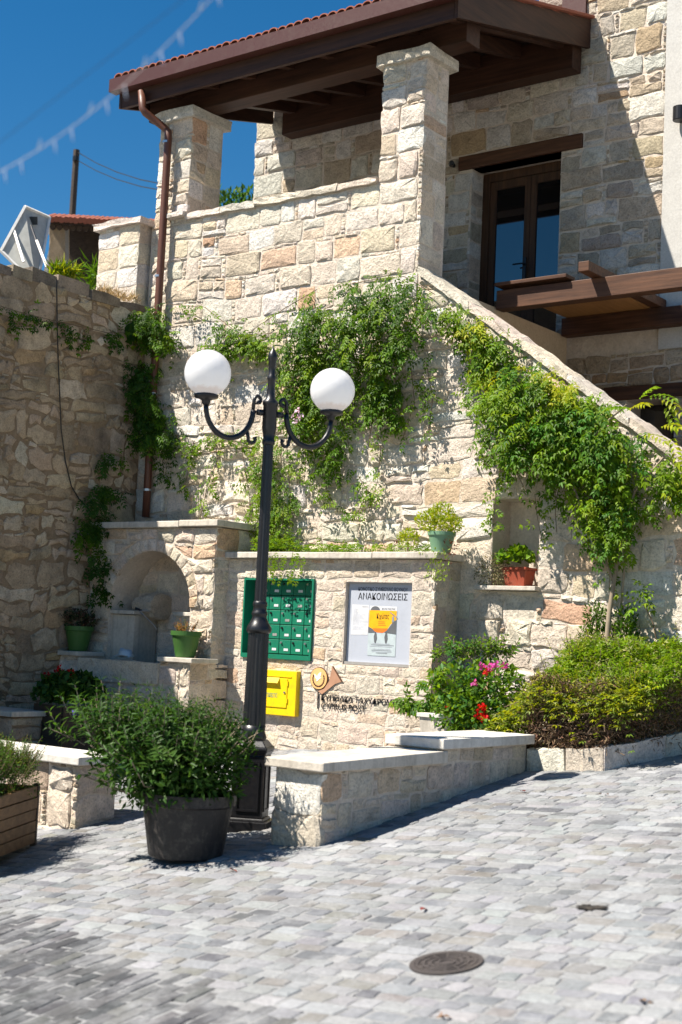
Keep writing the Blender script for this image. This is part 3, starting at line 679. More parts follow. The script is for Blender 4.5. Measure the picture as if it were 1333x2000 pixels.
rubble(ms, frY(YFO + .40), AC - AR, AC + AR, 1.06, AZ + AR, PAL_MAIL, (.15, .24), (.22, .42), chips=.1, h=(.004, .016), keep=lambda a, b: math.hypot(a - AC, b - AZ) < AR + .1 or b < AZ)
rubble(ms, frX(-9.475), YFO - .01, YF - .02, 1.3, 2.55, PAL_CREAM, (.16, .26), (.2, .36), chips=.1, h=(.003, .010))
Fl = frY(YLO)
rubble(ms, Fl, XL + .01, -9.39, .05, 1.21, PAL_MAIL, (.13, .26), (.2, .48), holes=[(-10.93, -9.80, .98, 1.25)], breaks=(.98,), chips=.5)
rubble(ms, frX(-9.40), YLO - .01, YM, .05, 1.21, PAL_MAIL, (.12, .24), (.2, .4), chips=.3, h=(.003, .012))
ms.finish(fo)
slabs(fo, 'cap_slab', (XL + .01, YFO - .06, 2.555), (-9.42, YF - .03, 2.62), 3, 0, SLAB, rng)
for a, b, z in ((XL + .02, -10.93, 1.215), (-9.80, -9.34, 1.215)): MB().box((a, YLO - .05, z), (b, YFO - .03, z + .045)).build('shelf_slab', SLAB, fo, bevel=.006)
for a, b in ((AC - AR - .01, -10.60), (-10.02, AC + AR + .01)):
    MB().box((a, YFO + .05, 1.06), (b, YFO + .37, 1.66)).build('inner_pier', SLAB, fo); MB().box((a - .005, YFO + .01, 1.665), (b + .02, YFO + .39, 1.705)).build('inner_shelf', SLAB, fo, bevel=.006)
rough_slab(fo, 'trough_front', [(-10.93, YLO - .03, .985), (-9.80, YLO - .03, .985), (-9.80, YLO + .09, .985), (-10.93, YLO + .09, .985), (-10.93, YLO - .03, 1.20), (-9.80, YLO - .03, 1.20), (-9.80, YLO + .09, 1.20), (-10.93, YLO + .09, 1.20)], STONE, rng, 7, .008)
MB().box((-10.93, YLO + .10, 1.055), (-9.81, YFO + .38, 1.10)).build('trough_water', WATER, fo)
C0 = onY(298, 1185, YFO + .24); sr = random.Random(2)                     # rough carved spout block with a sawn end
vs = []; k = 11; prof = [(-.22, .05), (-.19, .10), (-.10, .125), (.0, .135), (.09, .14), (.125, .135), (.13, .10)]
for d_, r_ in prof:
    for j_ in range(k):
        th = 2 * math.pi * j_ / k; q_ = r_ * sr.uniform(.9, 1.1); vs.append((C0.x + d_, C0.y + q_ * 1.25 * math.cos(th) + .02, C0.z + q_ * math.sin(th)))
fs = [(i_ * k + j_, i_ * k + (j_ + 1) % k, (i_ + 1) * k + (j_ + 1) % k, (i_ + 1) * k + j_) for i_ in range(len(prof) - 1) for j_ in range(k)] + [tuple((len(prof) - 1) * k + j_ for j_ in range(k)), tuple(range(k - 1, -1, -1))]
MB().add(vs, fs, (.62,.52,.40)).build('spout_block', STONE, fo)
q = onY(281, 1193, YFO + .04); MB().tube([q + Vector((.03, .10, 0)), q, q + Vector((.0, -.05, -.01)), onY(302, 1222, YFO - .06), onY(307, 1230, YFO - .06)], [.012, .012, .009, .004, .004], 8).build('tap_spout', ALU, fo, smooth=True)
MB().tube([q + Vector((0, -.02, 0)), q + Vector((-.03, -.04, .012)), q + Vector((-.07, -.05, .02))], [.010, .011, .014], 8).build('tap_lever', BLACKPL, fo)
cl = MB(); q = onY(243, 1283, YLO + .05)
crng = random.Random(8)
vs = [(q.x + .20 * (i / 5 - .5) + crng.uniform(-.01, .01), q.y + .04 * math.sin(i * 1.9) + .1 * (j / 4 - .5), 1.207 + (.11 * math.sin(math.pi * (i + .6) / 6.2) * (1 - abs(j / 4 - .5) * 1.4)) + crng.uniform(0, .02)) for i in range(6) for j in range(5)]
cl.add(vs, [(i * 5 + j, (i + 1) * 5 + j, (i + 1) * 5 + j + 1, i * 5 + j + 1) for i in range(5) for j in range(4)])
o = cl.build('cloth', CLOTH, smooth=True); so_ = o.modifiers.new('t', 'SOLIDIFY'); so_.thickness = .006; tag(o, 'pale blue cloth lying crumpled on the fountain trough', 'cloth')

# ------------------------------------------------------------------ low post wall with mail boxes and notice board
mw = thing('post_wall', (-8.2, YM, .4), 'low stone wall holding green mail boxes, yellow letter box and notice board', 'wall')
GH = (-9.235, -8.360, 1.290, 2.065); NH = (-7.998, -7.252, 1.278, 2.042)
core = MB(); plate(core, -9.475, -7.0, .0, 2.25, [GH, NH], YM + .012, YF - .002)
core.box((GH[0] - .01, YM + .16, GH[2] - .01), (GH[1] + .01, YM + .3, GH[3] + .01)); core.box((NH[0] - .01, YM + .10, NH[2] - .01), (NH[1] + .01, YM + .2, NH[3] + .01)); core.build('wall_core', MORTAR, mw)
ms = Masonry(77, STONE)
rubble(ms, frY(YM + .012), -9.47, -6.985, .3, 2.25, PAL_MAIL, (.12, .22), (.16, .36), holes=[GH, NH], breaks=(GH[2], GH[3], .76, 1.19), chips=.55, jit=.014, h=(.004, .009))
rubble(ms, frX(-7.0), YM - .015, YF, .4, 2.25, PAL_MAIL, (.14, .24), (.18, .3), chips=.15, h=(.004, .014))
ms.finish(mw)
slabs(mw, 'cap_slab', (-9.47, YM - .065, 2.255), (-6.94, YF - .03, 2.315), 3, 0, SLAB, rng)
# ------------------------------------------------------------------ front low walls (benches) and planting bed
lw = thing('bench_wall', (-5.76, 8.4, .35), 'low stone bench wall with slab top stepping up beside the street', 'wall')
core = MB(); core.box((-5.955, 7.20, -.2), (-5.57, 8.53, .665)); core.box((-5.955, 8.53, -.2), (-5.57, 9.75, .765)); core.build('wall_core', MORTAR, lw)
ms = Masonry(85, STONE)
rubble(ms, frY(7.195), -5.965, -5.555, .1, .665, PAL_CREAM, (.24, .32), (.4, .42), chips=.0, split=0, jit=.018, h=(.008, .03))
rubble(ms, frX(-5.57), 7.18, 9.74, .1, .66, PAL_MAIL, (.12, .22), (.16, .36), chips=.5, cuts=[(-.14, 1, .66)], h=(.004, .016))
rubble(ms, frX(-5.57), 8.50, 9.74, .66, .762, PAL_MAIL, (.09, .11), (.16, .3), chips=.2, h=(.004, .016))
ms.finish(lw)
s0 = [(-6.0, 7.13), (-5.515, 7.13), (-5.515, 8.56), (-6.0, 8.56)]
MB().hexa([(x, y, .668 + .0 * y) for x, y in s0] + [(x, y, .728 + .02 * (y - 7.13)) for x, y in s0]).build('top_slab', SLAB, lw, bevel=.008)
MB().box((-6.02, 8.49, .768), (-5.51, 9.78, .84)).build('top_slab', SLAB_WHITE, lw, bevel=.008)
lb = thing('side_bench', (-8.6, 7.4, .05), 'short stone bench with white slab top behind the wooden planter', 'bench')
MB().box((-10.2, 7.24, -.4), (-7.86, 7.62, .50)).build('bench_core', MORTAR, lb)
ms = Masonry(91, STONE)
rubble(ms, frY(7.24), -10.2, -7.85, -.2, .50, PAL_OLD[1:2] + PAL_MAIL, (.2, .3), (.35, .55), chips=.5, split=0, jit=.014)
rubble(ms, frX(-7.86), 7.23, 7.62, -.2, .50, PAL_MAIL, (.2, .3), (.38, .4), chips=0, split=0, h=(.004, .014)); ms.finish(lb)
MB().box((-9.4, 7.18, .504), (-7.80, 7.66, .565)).build('top_slab', SLAB_WHITE, lb, bevel=.008)
kb = thing('bed_kerb', (-5.2, 9.9, .5), 'pale stone kerb round the planting bed at the foot of the stair wall', 'kerb')
pA, pB, pC = Vector((-5.56, 9.74, 0)), Vector((-4.93, 9.80, 0)), Vector((-4.45, 10.9, 0))
for a, b in ((pA, pB), (pB, pC)):
    d = (b - a).normalized(); n = Vector((-d.y, d.x, 0)) * .16; L = (b - a).length; t = 0; k = 0
    nn = 2
    for i in range(nn):
        p, q = a + d * (L * i / nn + .003), a + d * (L * (i + 1) / nn - .003)
        zp, zq = gz(p.x, p.y) + .17, gz(q.x, q.y) + .17
        rough_slab(kb, 'kerb_stone', [(p.x, p.y, zp - .4), (q.x, q.y, zq - .4), (q.x + n.x, q.y + n.y, zq - .4), (p.x + n.x, p.y + n.y, zp - .4), (p.x, p.y, zp), (q.x, q.y, zq), (q.x + n.x, q.y + n.y, zq), (p.x + n.x, p.y + n.y, zp)], STONE, rng, 6, .010)
bed = MB().add([(-6.9, 9.80, .62), (-5.5, 9.80, .66), (-4.95, 9.9, .70), (-4.5, 10.95, .78), (-6.95, 10.95, .66)], [(0, 1, 2, 3, 4)]).build('planting_bed', SOIL); tag(bed, 'bare soil of the planting bed', kind='structure')
# ------------------------------------------------------------------ lettering helper
def text(body, name, x0, x1, z0, y, mat, parent, height=None, bold=0.0, depth=.0008):
    """flat lettering on a plane looking to -Y, fitted between x0 and x1, baseline z0"""
    c = bpy.data.curves.new(name, 'FONT'); c.body = body; c.size = 1.0; c.resolution_u = 3; c.offset = bold; c.extrude = .5
    t = bpy.data.objects.new(name, c); COL.objects.link(t); bpy.context.view_layer.update()
    m = bpy.data.meshes.new_from_object(t.evaluated_get(bpy.context.evaluated_depsgraph_get()))
    V = np.empty(len(m.vertices) * 3); m.vertices.foreach_get('co', V); V = V.reshape(-1, 3)
    a, b = V[:, 0].min(), V[:, 0].max(); sx = (x1 - x0) / (b - a); top = V[:, 1].max(); sz = (height / top) if height else sx
    W = np.stack([x0 + (V[:, 0] - a) * sx, y - (V[:, 2] + .5) * depth, z0 + V[:, 1] * sz], 1)
    org = np.array(((x0 + x1) / 2, y, z0)); m.vertices.foreach_set('co', (W - org).ravel()); m.update()
    m.materials.clear(); m.materials.append(mat)
    bpy.data.objects.remove(t); o = bpy.data.objects.new(name, m); return link(o, org, parent)
def flat(name, pts, y, mat, parent, t=.0008):       # flat piece, pts in (x, z), front at y - t
    return MB().prism([(p[0], y, p[1]) for p in pts], (0, -t, 0)).build(name, mat, parent)

# ------------------------------------------------------------------ mail boxes
mbk = thing('mailbox_bank', (-8.8, YM + .1, GH[2]), 'green metal bank of small locked mail boxes set into the stone wall', 'mail boxes')
h = MB(); a, b, c, d = GH; e = .002; yf = YM - .015; yb = YM + .15
for q in ((a + e, yf, c + e, a + .02, yb, d - e), (b - .02, yf, c + e, b - e, yb, d - e), (a + .0205, yf, d - .02, b - .0205, yb, d - e), (a + .0205, yf, c + e, b - .0205, yb, c + .045), (a + .0205, yb - .012, c + .0455, b - .0205, yb, d - .0205)):
    h.box((q[0], q[1], q[2]), (q[3], q[4], q[5]))
h.build('housing', GREEN, mbk)
cw = (b - a - .045) / 5.6; chh = (d - c - .07) / 5; first = None
xs0 = b - .022 - 5 * cw
for i in range(5):
    for j in range(5):
        X0 = xs0 + i * cw + .003; Z0 = c + .05 + j * chh + .003; yd = YM + .075
        dr = MB().box((X0, yd, Z0), (X0 + cw - .006, yd + .055, Z0 + chh - .006)).build('mailbox_door', GREEN, mbk, bevel=.004)
        MB().tube([(X0 + .03, yd - .0005, Z0 + chh - .035), (X0 + .03, yd - .014, Z0 + chh - .035)], .011, 10).build('lock', STEEL if (i + j) % 3 else BLACKPL, dr)
        MB().box((X0 + cw * .42, yd - .003, Z0 + .028), (X0 + cw * .78, yd - .0004, Z0 + .052)).build('name_plate', PAPER if (i * 7 + j) % 4 else ALU, dr)
# ------------------------------------------------------------------ yellow letter box
yb_ = thing('letter_box', (-8.76, YM - .03, .762), 'yellow metal letter box with slot flap on the stone wall', 'letter box')
x0, x1, z0, z1 = -9.03, -8.485, .762, 1.185; y = YM - .03
body = MB().box((x0, y - .02, z0), (x1, YM + .02, z1)).build('body', YELLOW, yb_, bevel=.005)
MB().box((x0 + .045, y - .028, z0 + .075), (x1 - .105, y - .0205, z1 - .075)).build('collection_door', YELLOW, yb_, bevel=.003)
MB().prism([(x0 + .05, y - .0285, z1 - .068), (x0 + .05, y - .060, z1 - .118), (x0 + .05, y - .055, z1 - .123), (x0 + .05, y - .0285, z1 - .085)], (x1 - .20 - x0 - .05, 0, 0)).build('slot_flap', YELLOW, yb_)
MB().box((x0 + .03, y - .026, z1 - .060), (x1 - .06, y - .0205, z1 - .052)).build('top_seam', YELLOW, yb_)
text('ΓΡΑΜΜΑΤΟΚΙΒΩΤΙΟ', 'lettering', x0 + .07, x1 - .22, z0 + .165, y - .0285, GRTXT, yb_, height=.042)
MB().tube([(x1 - .13, y - .0285, z0 + .22), (x1 - .13, y - .036, z0 + .22)], .011, 12).build('lock', STEEL, yb_)
for zz in (z0 + .12, z1 - .14): MB().tube([(x1 - .098, y - .026, zz), (x1 - .098, y - .026, zz + .045)], .006, 8).build('hinge', YELLOW, yb_)
# ------------------------------------------------------------------ notice board
nb = thing('notice_board', (-7.62, YM + .06, NH[2]), 'white metal notice board with black heading set into the stone wall', 'notice board')
a, b, c, d = NH; y = YM + .055
MB().box((a + .006, y, c + .03), (b - .004, y + .03, d - .012)).build('panel', BOARD, nb)
f = MB()
for q in ((a + .002, c + .004, b - .002, c + .030), (a + .002, d - .0115, b - .002, d - .002)): f.box((q[0], y - .03, q[1]), (q[2], y + .03, q[3]))
f.build('frame', ALU, nb)
text('ΚΟΙΝΟΤΙΚΟ ΣΥΜΒΟΥΛΙΟ ΒΟΥΝΙΟΥ', 'small_heading', a + .115, b - .075, d - .078, y - .0005, INK, nb, height=.034, bold=.006)
text('ΑΝΑΚΟΙΝΩΣΕΙΣ', 'large_heading', a + .115, b - .075, d - .158, y - .0005, INK, nb, height=.062, bold=.010)
ns = thing('notice_sheet', (-7.86, y - .002, 1.56), 'white typed sheet pinned at the left of the notice board', 'paper')
sx0, sx1, sz0, sz1 = a + .050, a + .245, 1.555, 1.835
flat('sheet', [(sx0, sz0), (sx1, sz0 + .003), (sx1 - .001, sz1 - .002), (sx0 + .002, sz1)], y - .0008, PAPER, ns)
yy = y - .0018; flat('printed_heading', [(sx1 - .075, sz1 - .022), (sx1 - .01, sz1 - .022), (sx1 - .01, sz1 - .017), (sx1 - .075, sz1 - .017)], yy, INKG, ns)
trn = random.Random(4); ln = MB(); z = sz1 - .04
while z > sz0 + .03:
    if trn.random() < .86:
        w = trn.uniform(.08, .165) if z < sz1 - .09 else trn.uniform(.03, .07)
        xq = sx0 + .02
        while xq < sx0 + .02 + w - .012:
            ww = trn.uniform(.008, .024); ln.prism([(xq, yy, z), (xq + ww, yy, z), (xq + ww, yy, z + .004), (xq, yy, z + .004)], (0, -.0005, 0)); xq += ww + .004
    z -= .0092
ln.build('printed_lines', INKL, ns, kind='stuff')
po = thing('event_poster', (-7.6, y - .003, 1.36), 'poster with orange sky over grey hills on the notice board', 'poster')
px0, px1, pz0, pz1 = -7.748, -7.435, 1.372, 1.796; y1 = y - .0022
flat('sheet', [(px0, pz0), (px1, pz0), (px1, pz1 - .01), (px0, pz1)], y1, PAPER2, po)
y2 = y1 - .001
flat('upper_sheet', [(px0 + .002, 1.64), (px1 - .002, 1.64), (px1 - .002, pz1 + .028), (px0 + .004, pz1 + .032)], y - .0008, PAPER, po)
flat('round_print', [(px0 + .07 + .052 * math.cos(t * math.pi / 10), pz1 - .010 + .038 * math.sin(t * math.pi / 10)) for t in range(11)], y - .0028, POST_H, po, .0006)
text('ΒΟΥΝΙ ΤΗΣ ΓΗΣ', 'faint_heading', px0 + .145, px1 - .02, pz1 - .002, y - .0028, INKG, po, height=.016)
zt = pz1 - .010; zb = 1.605
flat('orange_sky', [(px0 + .002, zb + .02), (px0 + .06, zb - .005), (px0 + .10, zb - .02), (px0 + .16, zb - .022), (px0 + .20, zb - .01), (px0 + .25, zb + .06), (px1 - .003, zb + .09), (px1 - .003, zt), (px0 + .002, zt)], y2, POST_Y, po, .0006)
flat('sunset_band', [(px0 + .06, zb - .004), (px0 + .10, zb - .020), (px0 + .16, zb - .022), (px0 + .20, zb - .009), (px0 + .22, zb + .020), (px0 + .05, zb + .016)], y2 - .001, POST_O, po, .0006)
flat('hill', [(px0 + .18, zb - .018), (px0 + .235, zb - .022), (px1 - .003, zb - .03), (px1 - .003, zb + .10), (px0 + .285, zb + .085), (px0 + .26, zb + .06), (px0 + .22, zb + .01)], y2 - .0018, POST_H, po, .0006)
flat('hill', [(px0 + .002, zb - .025), (px0 + .085, zb - .02), (px0 + .045, zb + .012), (px0 + .002, zb + .03)], y2 - .0018, POST_H, po, .0006)
flat('mill', [(px0 + .262, zb + .075), (px0 + .288, zb + .08), (px0 + .284, zb + .125), (px0 + .274, zb + .135), (px0 + .266, zb + .125)], y2 - .0026, INKG, po, .0006)
for s_, t_ in (((.236, .165), (.318, .115)), ((.246, .105), (.306, .172))):
    flat('mill_sail', [(px0 + s_[0], zb + s_[1]), (px0 + t_[0], zb + t_[1]), (px0 + t_[0] + .004, zb + t_[1] + .006), (px0 + s_[0] + .004, zb + s_[1] + .006)], y2 - .0034, INKG, po, .0005)
text('Κιχώτες', 'title', px0 + .09, px1 - .085, 1.712, y2 - .001, INK, po, height=.050)
for k, (w, z) in enumerate(((.07, 1.68), (.075, 1.664), (.085, 1.648))): flat('small_print', [(px0 + .11, z), (px0 + .11 + w, z), (px0 + .11 + w, z + .006), (px0 + .11, z + .006)], y2 - .001, POST_O, po, .0005)
for cx_ in (px0 + .085, px0 + .205):
    flat('brush_mark', [(cx_ - .012, 1.50), (cx_ - .004, 1.485), (cx_ + .006, 1.49), (cx_ + .018, 1.53), (cx_ + .012, 1.565), (cx_ + .003, 1.595), (cx_ - .006, 1.59), (cx_ - .02, 1.545)], y2 - .001, POST_H, po, .0005)
for k in range(9):
    z = 1.385 + .012 * k; w = trn.uniform(.06, .26); xx = (px0 + px1) / 2 - w / 2 + trn.uniform(-.01, .01)
    if k in (0, 5): continue
    flat('small_print', [(xx, z), (xx + w, z), (xx + w, z + .004), (xx, z + .004)], y2 - .001, INKG if k % 2 else INKL, po, .0005)
# ------------------------------------------------------------------ post office sign
sg = thing('post_sign', (-8.2, YM - .05, .8), 'cut out sign with round emblem, horn and black lettering on the wall', 'sign')
ys = YM + .001
ec = onY(624, 1325, ys); er = .105
disc = lambda r, k=28, sx=1.0: [(ec.x + sx * r * math.cos(2 * math.pi * i / k), ec.z + r * math.sin(2 * math.pi * i / k)) for i in range(k)]
P = lambda px, py: (lambda v: (v.x, v.z))(onY(px, py, ys))
flat('horn', [P(622, 1350), P(634, 1345), P(644, 1330), P(650, 1301), P(670, 1331), P(655, 1336), P(645, 1344), P(630, 1356)], ys + .001, HORN, sg, .006)
flat('horn_edge', [P(650, 1301), P(653, 1301), P(671, 1331), P(668, 1332)], ys - .006, BROWN, sg, .003)
flat('emblem_rim', disc(er, 32, 1.0), ys + .003, BROWN, sg, .010)
flat('emblem_disc', disc(er * .94, 32, 1.0), ys - .0075, PEACH, sg, .003)
flat('dove', [P(615.7, 1316.0), P(619.7, 1319.0), P(621.7, 1322.0), P(623.0, 1317.2), P(627.0, 1313.6), P(629.6, 1313.0), P(628.9, 1318.4), P(627.0, 1322.6), P(629.6, 1324.4), P(625.6, 1325.6), P(623.0, 1329.2), P(619.7, 1331.0), P(621.0, 1326.8), P(617.7, 1323.8)], ys - .011, WHITE, sg, .002)
br = MB()
for s_ in (-1, 1):
    for k in range(7):
        th = R(-80 + k * 17); r_ = er * .66; cx_, cz_ = ec.x + s_ * r_ * math.cos(th) * .95, ec.z + r_ * math.sin(th) - .005
        d_ = (-s_ * math.sin(th) * .019, math.cos(th) * .019); e_ = (s_ * .009 * math.cos(th), .009 * math.sin(th))
        br.prism([(cx_ - d_[0], ys - .0106, cz_ - d_[1]), (cx_ + e_[0], ys - .0106, cz_ + e_[1]), (cx_ + d_[0], ys - .0106, cz_ + d_[1]), (cx_ - e_[0], ys - .0106, cz_ - e_[1])], (0, -.0015, 0))
br.build('olive_branches', BROWN, sg, kind='stuff')
flat('stem', [P(621, 1352), P(623, 1352), P(622, 1384), P(620, 1384)], ys + .002, INK, sg, .005)
a_, b_ = onY(628, 1367, ys), onY(787, 1381, ys)
text('ΚΥΠΡΙΑΚΑ ΤΑΧΥΔΡΟΜΕΙΑ', 'greek_lettering', a_.x, b_.x, (a_.z + b_.z) / 2, ys, INK, sg, height=.056, bold=.008, depth=.004)
a_, b_ = onY(628, 1384, ys), onY(714, 1392, ys)
text('CYPRUS POST', 'english_lettering', a_.x, b_.x, (a_.z + b_.z) / 2, ys, INK, sg, height=.060, bold=.0, depth=.004)

# ------------------------------------------------------------------ street lamp
LX, LY = -6.49, 7.58; LZ = gz(LX, LY)
lp = thing('street_lamp', (LX, LY, LZ), 'black cast iron lamp post with two white globes on curled arms', 'street lamp')
def sq(mb, prof, turn=0.0):
    vs = []
    for r_, z_ in prof:
        for q in range(8):
            th = R(22.5 + 45 * q) + turn; k = r_ / math.cos(R(22.5)) * (1.0 if q % 1 == 0 else 1)
            vs.append((LX + k * math.cos(th), LY + k * math.sin(th), LZ + z_))
    n = len(prof); mb.add(vs, [(i * 8 + j, i * 8 + (j + 1) % 8, (i + 1) * 8 + (j + 1) % 8, (i + 1) * 8 + j) for i in range(n - 1) for j in range(8)] + [tuple((n - 1) * 8 + j for j in range(8)), tuple(range(7, -1, -1))])
TH = R(28)
ct, st = math.cos(TH), math.sin(TH)
def rbox(mb, hw, z0_, z1_, hw1=None):
    hw1 = hw1 or hw; vs = [(LX + ct * x - st * y, LY + st * x + ct * y, LZ + z) for z, w in ((z0_, hw), (z1_, hw1)) for x, y in ((-w, -w), (w, -w), (w, w), (-w, w))]
    mb.hexa(vs)
ped = MB(); rbox(ped, .15, -.1, .055); rbox(ped, .125, .055, .075, .118); rbox(ped, .110, .075, .50); rbox(ped, .112, .50, .53, .128); rbox(ped, .128, .53, .555); rbox(ped, .12, .555, .60, .088)
ped.build('pedestal', IRON, lp, bevel=.006)
pn = MB()
for q in range(4):
    a_ = TH + q * math.pi / 2; n_ = Vector((math.cos(a_), math.sin(a_), 0)); u_ = Vector((-n_.y, n_.x, 0)); c_ = Vector((LX, LY, LZ)) + n_ * .1102
    for (x0_, x1_, z0_, z1_) in ((-.08, -.066, .12, .46), (.066, .08, .12, .46), (-.0655, .0655, .12, .134), (-.0655, .0655, .446, .46)):
        pn.prism([c_ + u_ * x0_ + Vector((0, 0, z0_)), c_ + u_ * x1_ + Vector((0, 0, z0_)), c_ + u_ * x1_ + Vector((0, 0, z1_)), c_ + u_ * x0_ + Vector((0, 0, z1_))], n_ * .008)
pn.build('pedestal_moulding', IRON, lp, kind='stuff')
base = (LX, LY, LZ)
MB().lathe([(.088, .58), (.092, .62), (.078, .66), (.082, .70)], base, 24).build('lower_collar', IRON, lp, smooth=True)
MB().lathe([(.080, .69), (.078, .80), (.072, 1.34)], base, 40, flute=.07).build('fluted_base', IRON, lp)
MB().lathe([(.074, 1.335), (.086, 1.345), (.088, 1.36), (.082, 1.385), (.066, 1.41), (.052, 1.44), (.050, 1.455), (.056, 1.465), (.056, 1.48), (.048, 1.49), (.046, 1.52), (.052, 1.53), (.050, 1.55), (.043, 1.56)], base, 28).build('middle_collar', IRON, lp, smooth=True)
MB().lathe([(.042, 1.55), (.037, 2.68)], base, 28, flute=.09).build('shaft', IRON, lp)
hz = 2.66
MB().lathe([(.037, hz), (.046, hz + .01), (.046, hz + .03), (.040, hz + .04), (.044, hz + .08), (.052, hz + .12), (.050, hz + .28), (.056, hz + .29), (.056, hz + .31), (.036, hz + .33), (.030, hz + .37), (.026, hz + .46), (.031, hz + .47), (.031, hz + .49), (.024, hz + .50), (.024, hz + .56), (.029, hz + .57), (.029, hz + .61), (.034, hz + .62), (.034, hz + .64), (.028, hz + .66), (.012, hz + .685), (.008, hz + .70), (.002, hz + .715)], base, 24).build('hub_and_finial', IRON, lp, smooth=True)
ad = Vector((math.cos(R(65.5)), math.sin(R(65.5)), 0))
ctr = Vector((LX, LY, LZ))
for s_ in (-1, 1):
    D = ad * s_; U = Vector((0, 0, 1)); Q = lambda r_, z_: ctr + D * r_ + U * z_
    arm = MB()
    rr_, rz_ = .180, .215; cx_, cz_ = .310, hz + .235
    pts = [Q(cx_ - rr_ * math.cos(math.pi * i / 16), cz_ - .0 - rz_ * math.sin(math.pi * i / 16)) for i in range(17)]
    arm.tube([Q(.045, cz_ - .01), Q(.10, cz_ - .01)], .022, 10); arm.tube(pts, [.020] * 12 + [.019, .019, .018, .018, .018], 10)
    arm.tube([Q(cx_ + rr_, cz_), Q(cx_ + rr_, cz_ + .012)], .018, 10)
    ao = arm.build('arm', IRON, lp, smooth=True)
    cu = MB()
    cu.tube([Q(.133, cz_)] + [Q(.125 - .0 + (.030 - .002 * i) * math.cos(R(0 + 38 * i)) - .028, cz_ + .075 + (.034 - .002 * i) * math.sin(R(38 * i))) for i in range(9)], [.013] * 9 + [.020], 8)
    th = R(200)
    cu.build('scroll', IRON, ao, smooth=True); cu = MB()
    cu.tube([Q(.175, cz_ - .14), Q(.160, cz_ - .19)] + [Q(.132 + .028 * math.cos(R(20 - 40 * i)), cz_ - .205 + .028 * math.sin(R(20 - 40 * i))) for i in range(7)], [.013] * 8 + [.018], 8)
    cu.build('scroll', IRON, ao, smooth=True)
    gc = Q(cx_ + rr_, cz_ + .005)
    MB().lathe([(.020, -.01), (.028, .0), (.030, .02), (.050, .03), (.080, .04), (.084, .048), (.084, .062), (.070, .066)], gc, 26).build('globe_holder', IRON, ao, smooth=True)
    rg = .162; gcz = gc + Vector((0, 0, .062 + rg * .93)); prof = [(rg * math.sin(R(t)), -rg * math.cos(R(t))) for t in (22, 28, 35, 43, 52, 61, 70, 80, 90, 100, 110, 120, 130, 140, 150, 160, 168, 175, 179.5)]
    MB().lathe(prof, gcz, 40).build('globe', GLOBE, lp, smooth=True, origin=gc + Vector((0, 0, .062)))
# ------------------------------------------------------------------ manhole cover
mh = thing('manhole_cover', MANH, 'round dark cast iron manhole cover set in the pale setts', 'manhole cover')
def gring(mb, r0, r1, h0, h1, k=40):
    vs = []
    for r_, hh in ((r0, h0), (r0, h1), (r1, h1), (r1, h0)):
        for j in range(k):
            x, y = MANH.x + r_ * math.cos(2 * math.pi * j / k), MANH.y + r_ * math.sin(2 * math.pi * j / k); vs.append((x, y, gz(x, y) + hh))
    mb.add(vs, [(i * k + j, i * k + (j + 1) % k, (i + 1) * k + (j + 1) % k, (i + 1) * k + j) for i in range(3) for j in range(k)])
m = MB(); gring(m, .001, MANR, -.02, .006); m.build('plate', CAST, mh)
m = MB()
for r_ in (.03, .064, .094, .124): gring(m, r_, r_ + .012, .0055, .011)
for k in range(12):
    a0 = 2 * math.pi * k / 12
    for r0_, r1_ in ((.05, .062), (.08, .092), (.108, .122)):
        q_ = [(MANH.x + rr * math.cos(a0 + da), MANH.y + rr * math.sin(a0 + da)) for rr, da in ((r0_, -.05), (r1_, -.04), (r1_, .04), (r0_, .05))]
        m.hexa([(x, y, gz(x, y) + .005) for x, y in q_] + [(x, y, gz(x, y) + .010) for x, y in q_])
m.build('raised_rings', CAST, mh, kind='stuff')
m = MB(); gring(m, MANR - .012, MANR + .010, .004, .010); m.build('rim', CAST, mh)
# ------------------------------------------------------------------ solar panel, shed, pole and wires beyond the wall
so2 = thing('solar_panel', deep(60, 520, 17.5), 'tilted solar panel seen from behind above the boundary wall', 'solar panel')
q = [deep(2, 490, 17.2), deep(72, 560, 17.2), deep(97, 425, 18.0), deep(49, 404, 17.6)]
ctrp = sum(q, Vector()) / 4
nrm = (q[1] - q[0]).cross(q[3] - q[0]).normalized()
if nrm.dot(EYEP - ctrp) < 0: nrm = -nrm
MB().prism(q, -nrm * .03).build('back_sheet', SOLAR, so2)
for a_, b_ in ((0, 1), (1, 2), (2, 3), (3, 0)): MB().tube([q[a_] + nrm * .006, q[b_] + nrm * .006], .022, 4).build('frame_bar', WHITE, so2)
jb = deep(66, 431, 17.65); MB().prism([jb + RT * x + UP * y for x, y in ((-.05, -.05), (.05, -.05), (.05, .05), (-.05, .05))], (EYEP - jb).normalized() * .05).build('junction_box', BLACKPL, so2)
MB().tube([deep(28, 450, 17.4), deep(47, 512, 17.1)], .02, 4).build('support_leg', WHITE, so2)
MB().tube([deep(61, 440, 17.5), deep(68, 460, 17.4), deep(74, 478, 17.3), deep(90, 518, 17.2)], .012, 6).build('panel_cable', BLACKPL, so2)
MB().tube([deep(72, 470, 17.3), deep(92, 522, 17.1)], .022, 4).build('support_leg', ALU, so2)
sh = thing('garden_shed', deep(150, 560, 20), 'old shed with red tiled roof and scalloped fascia behind the boundary wall', 'shed')
D0 = 20.0
W_ = lambda px, py, t=D0: deep(px, py, t)
MB().prism([W_(94, 560), W_(128, 620), W_(128, 440), W_(98, 432)], FW * .3).build('side_wall', PLASTER_TAN, sh)
MB().prism([W_(60, 640), W_(128, 640), W_(128, 436), W_(86, 430), W_(100, 470)], FW * .25).build('end_wall', PLASTER, sh)
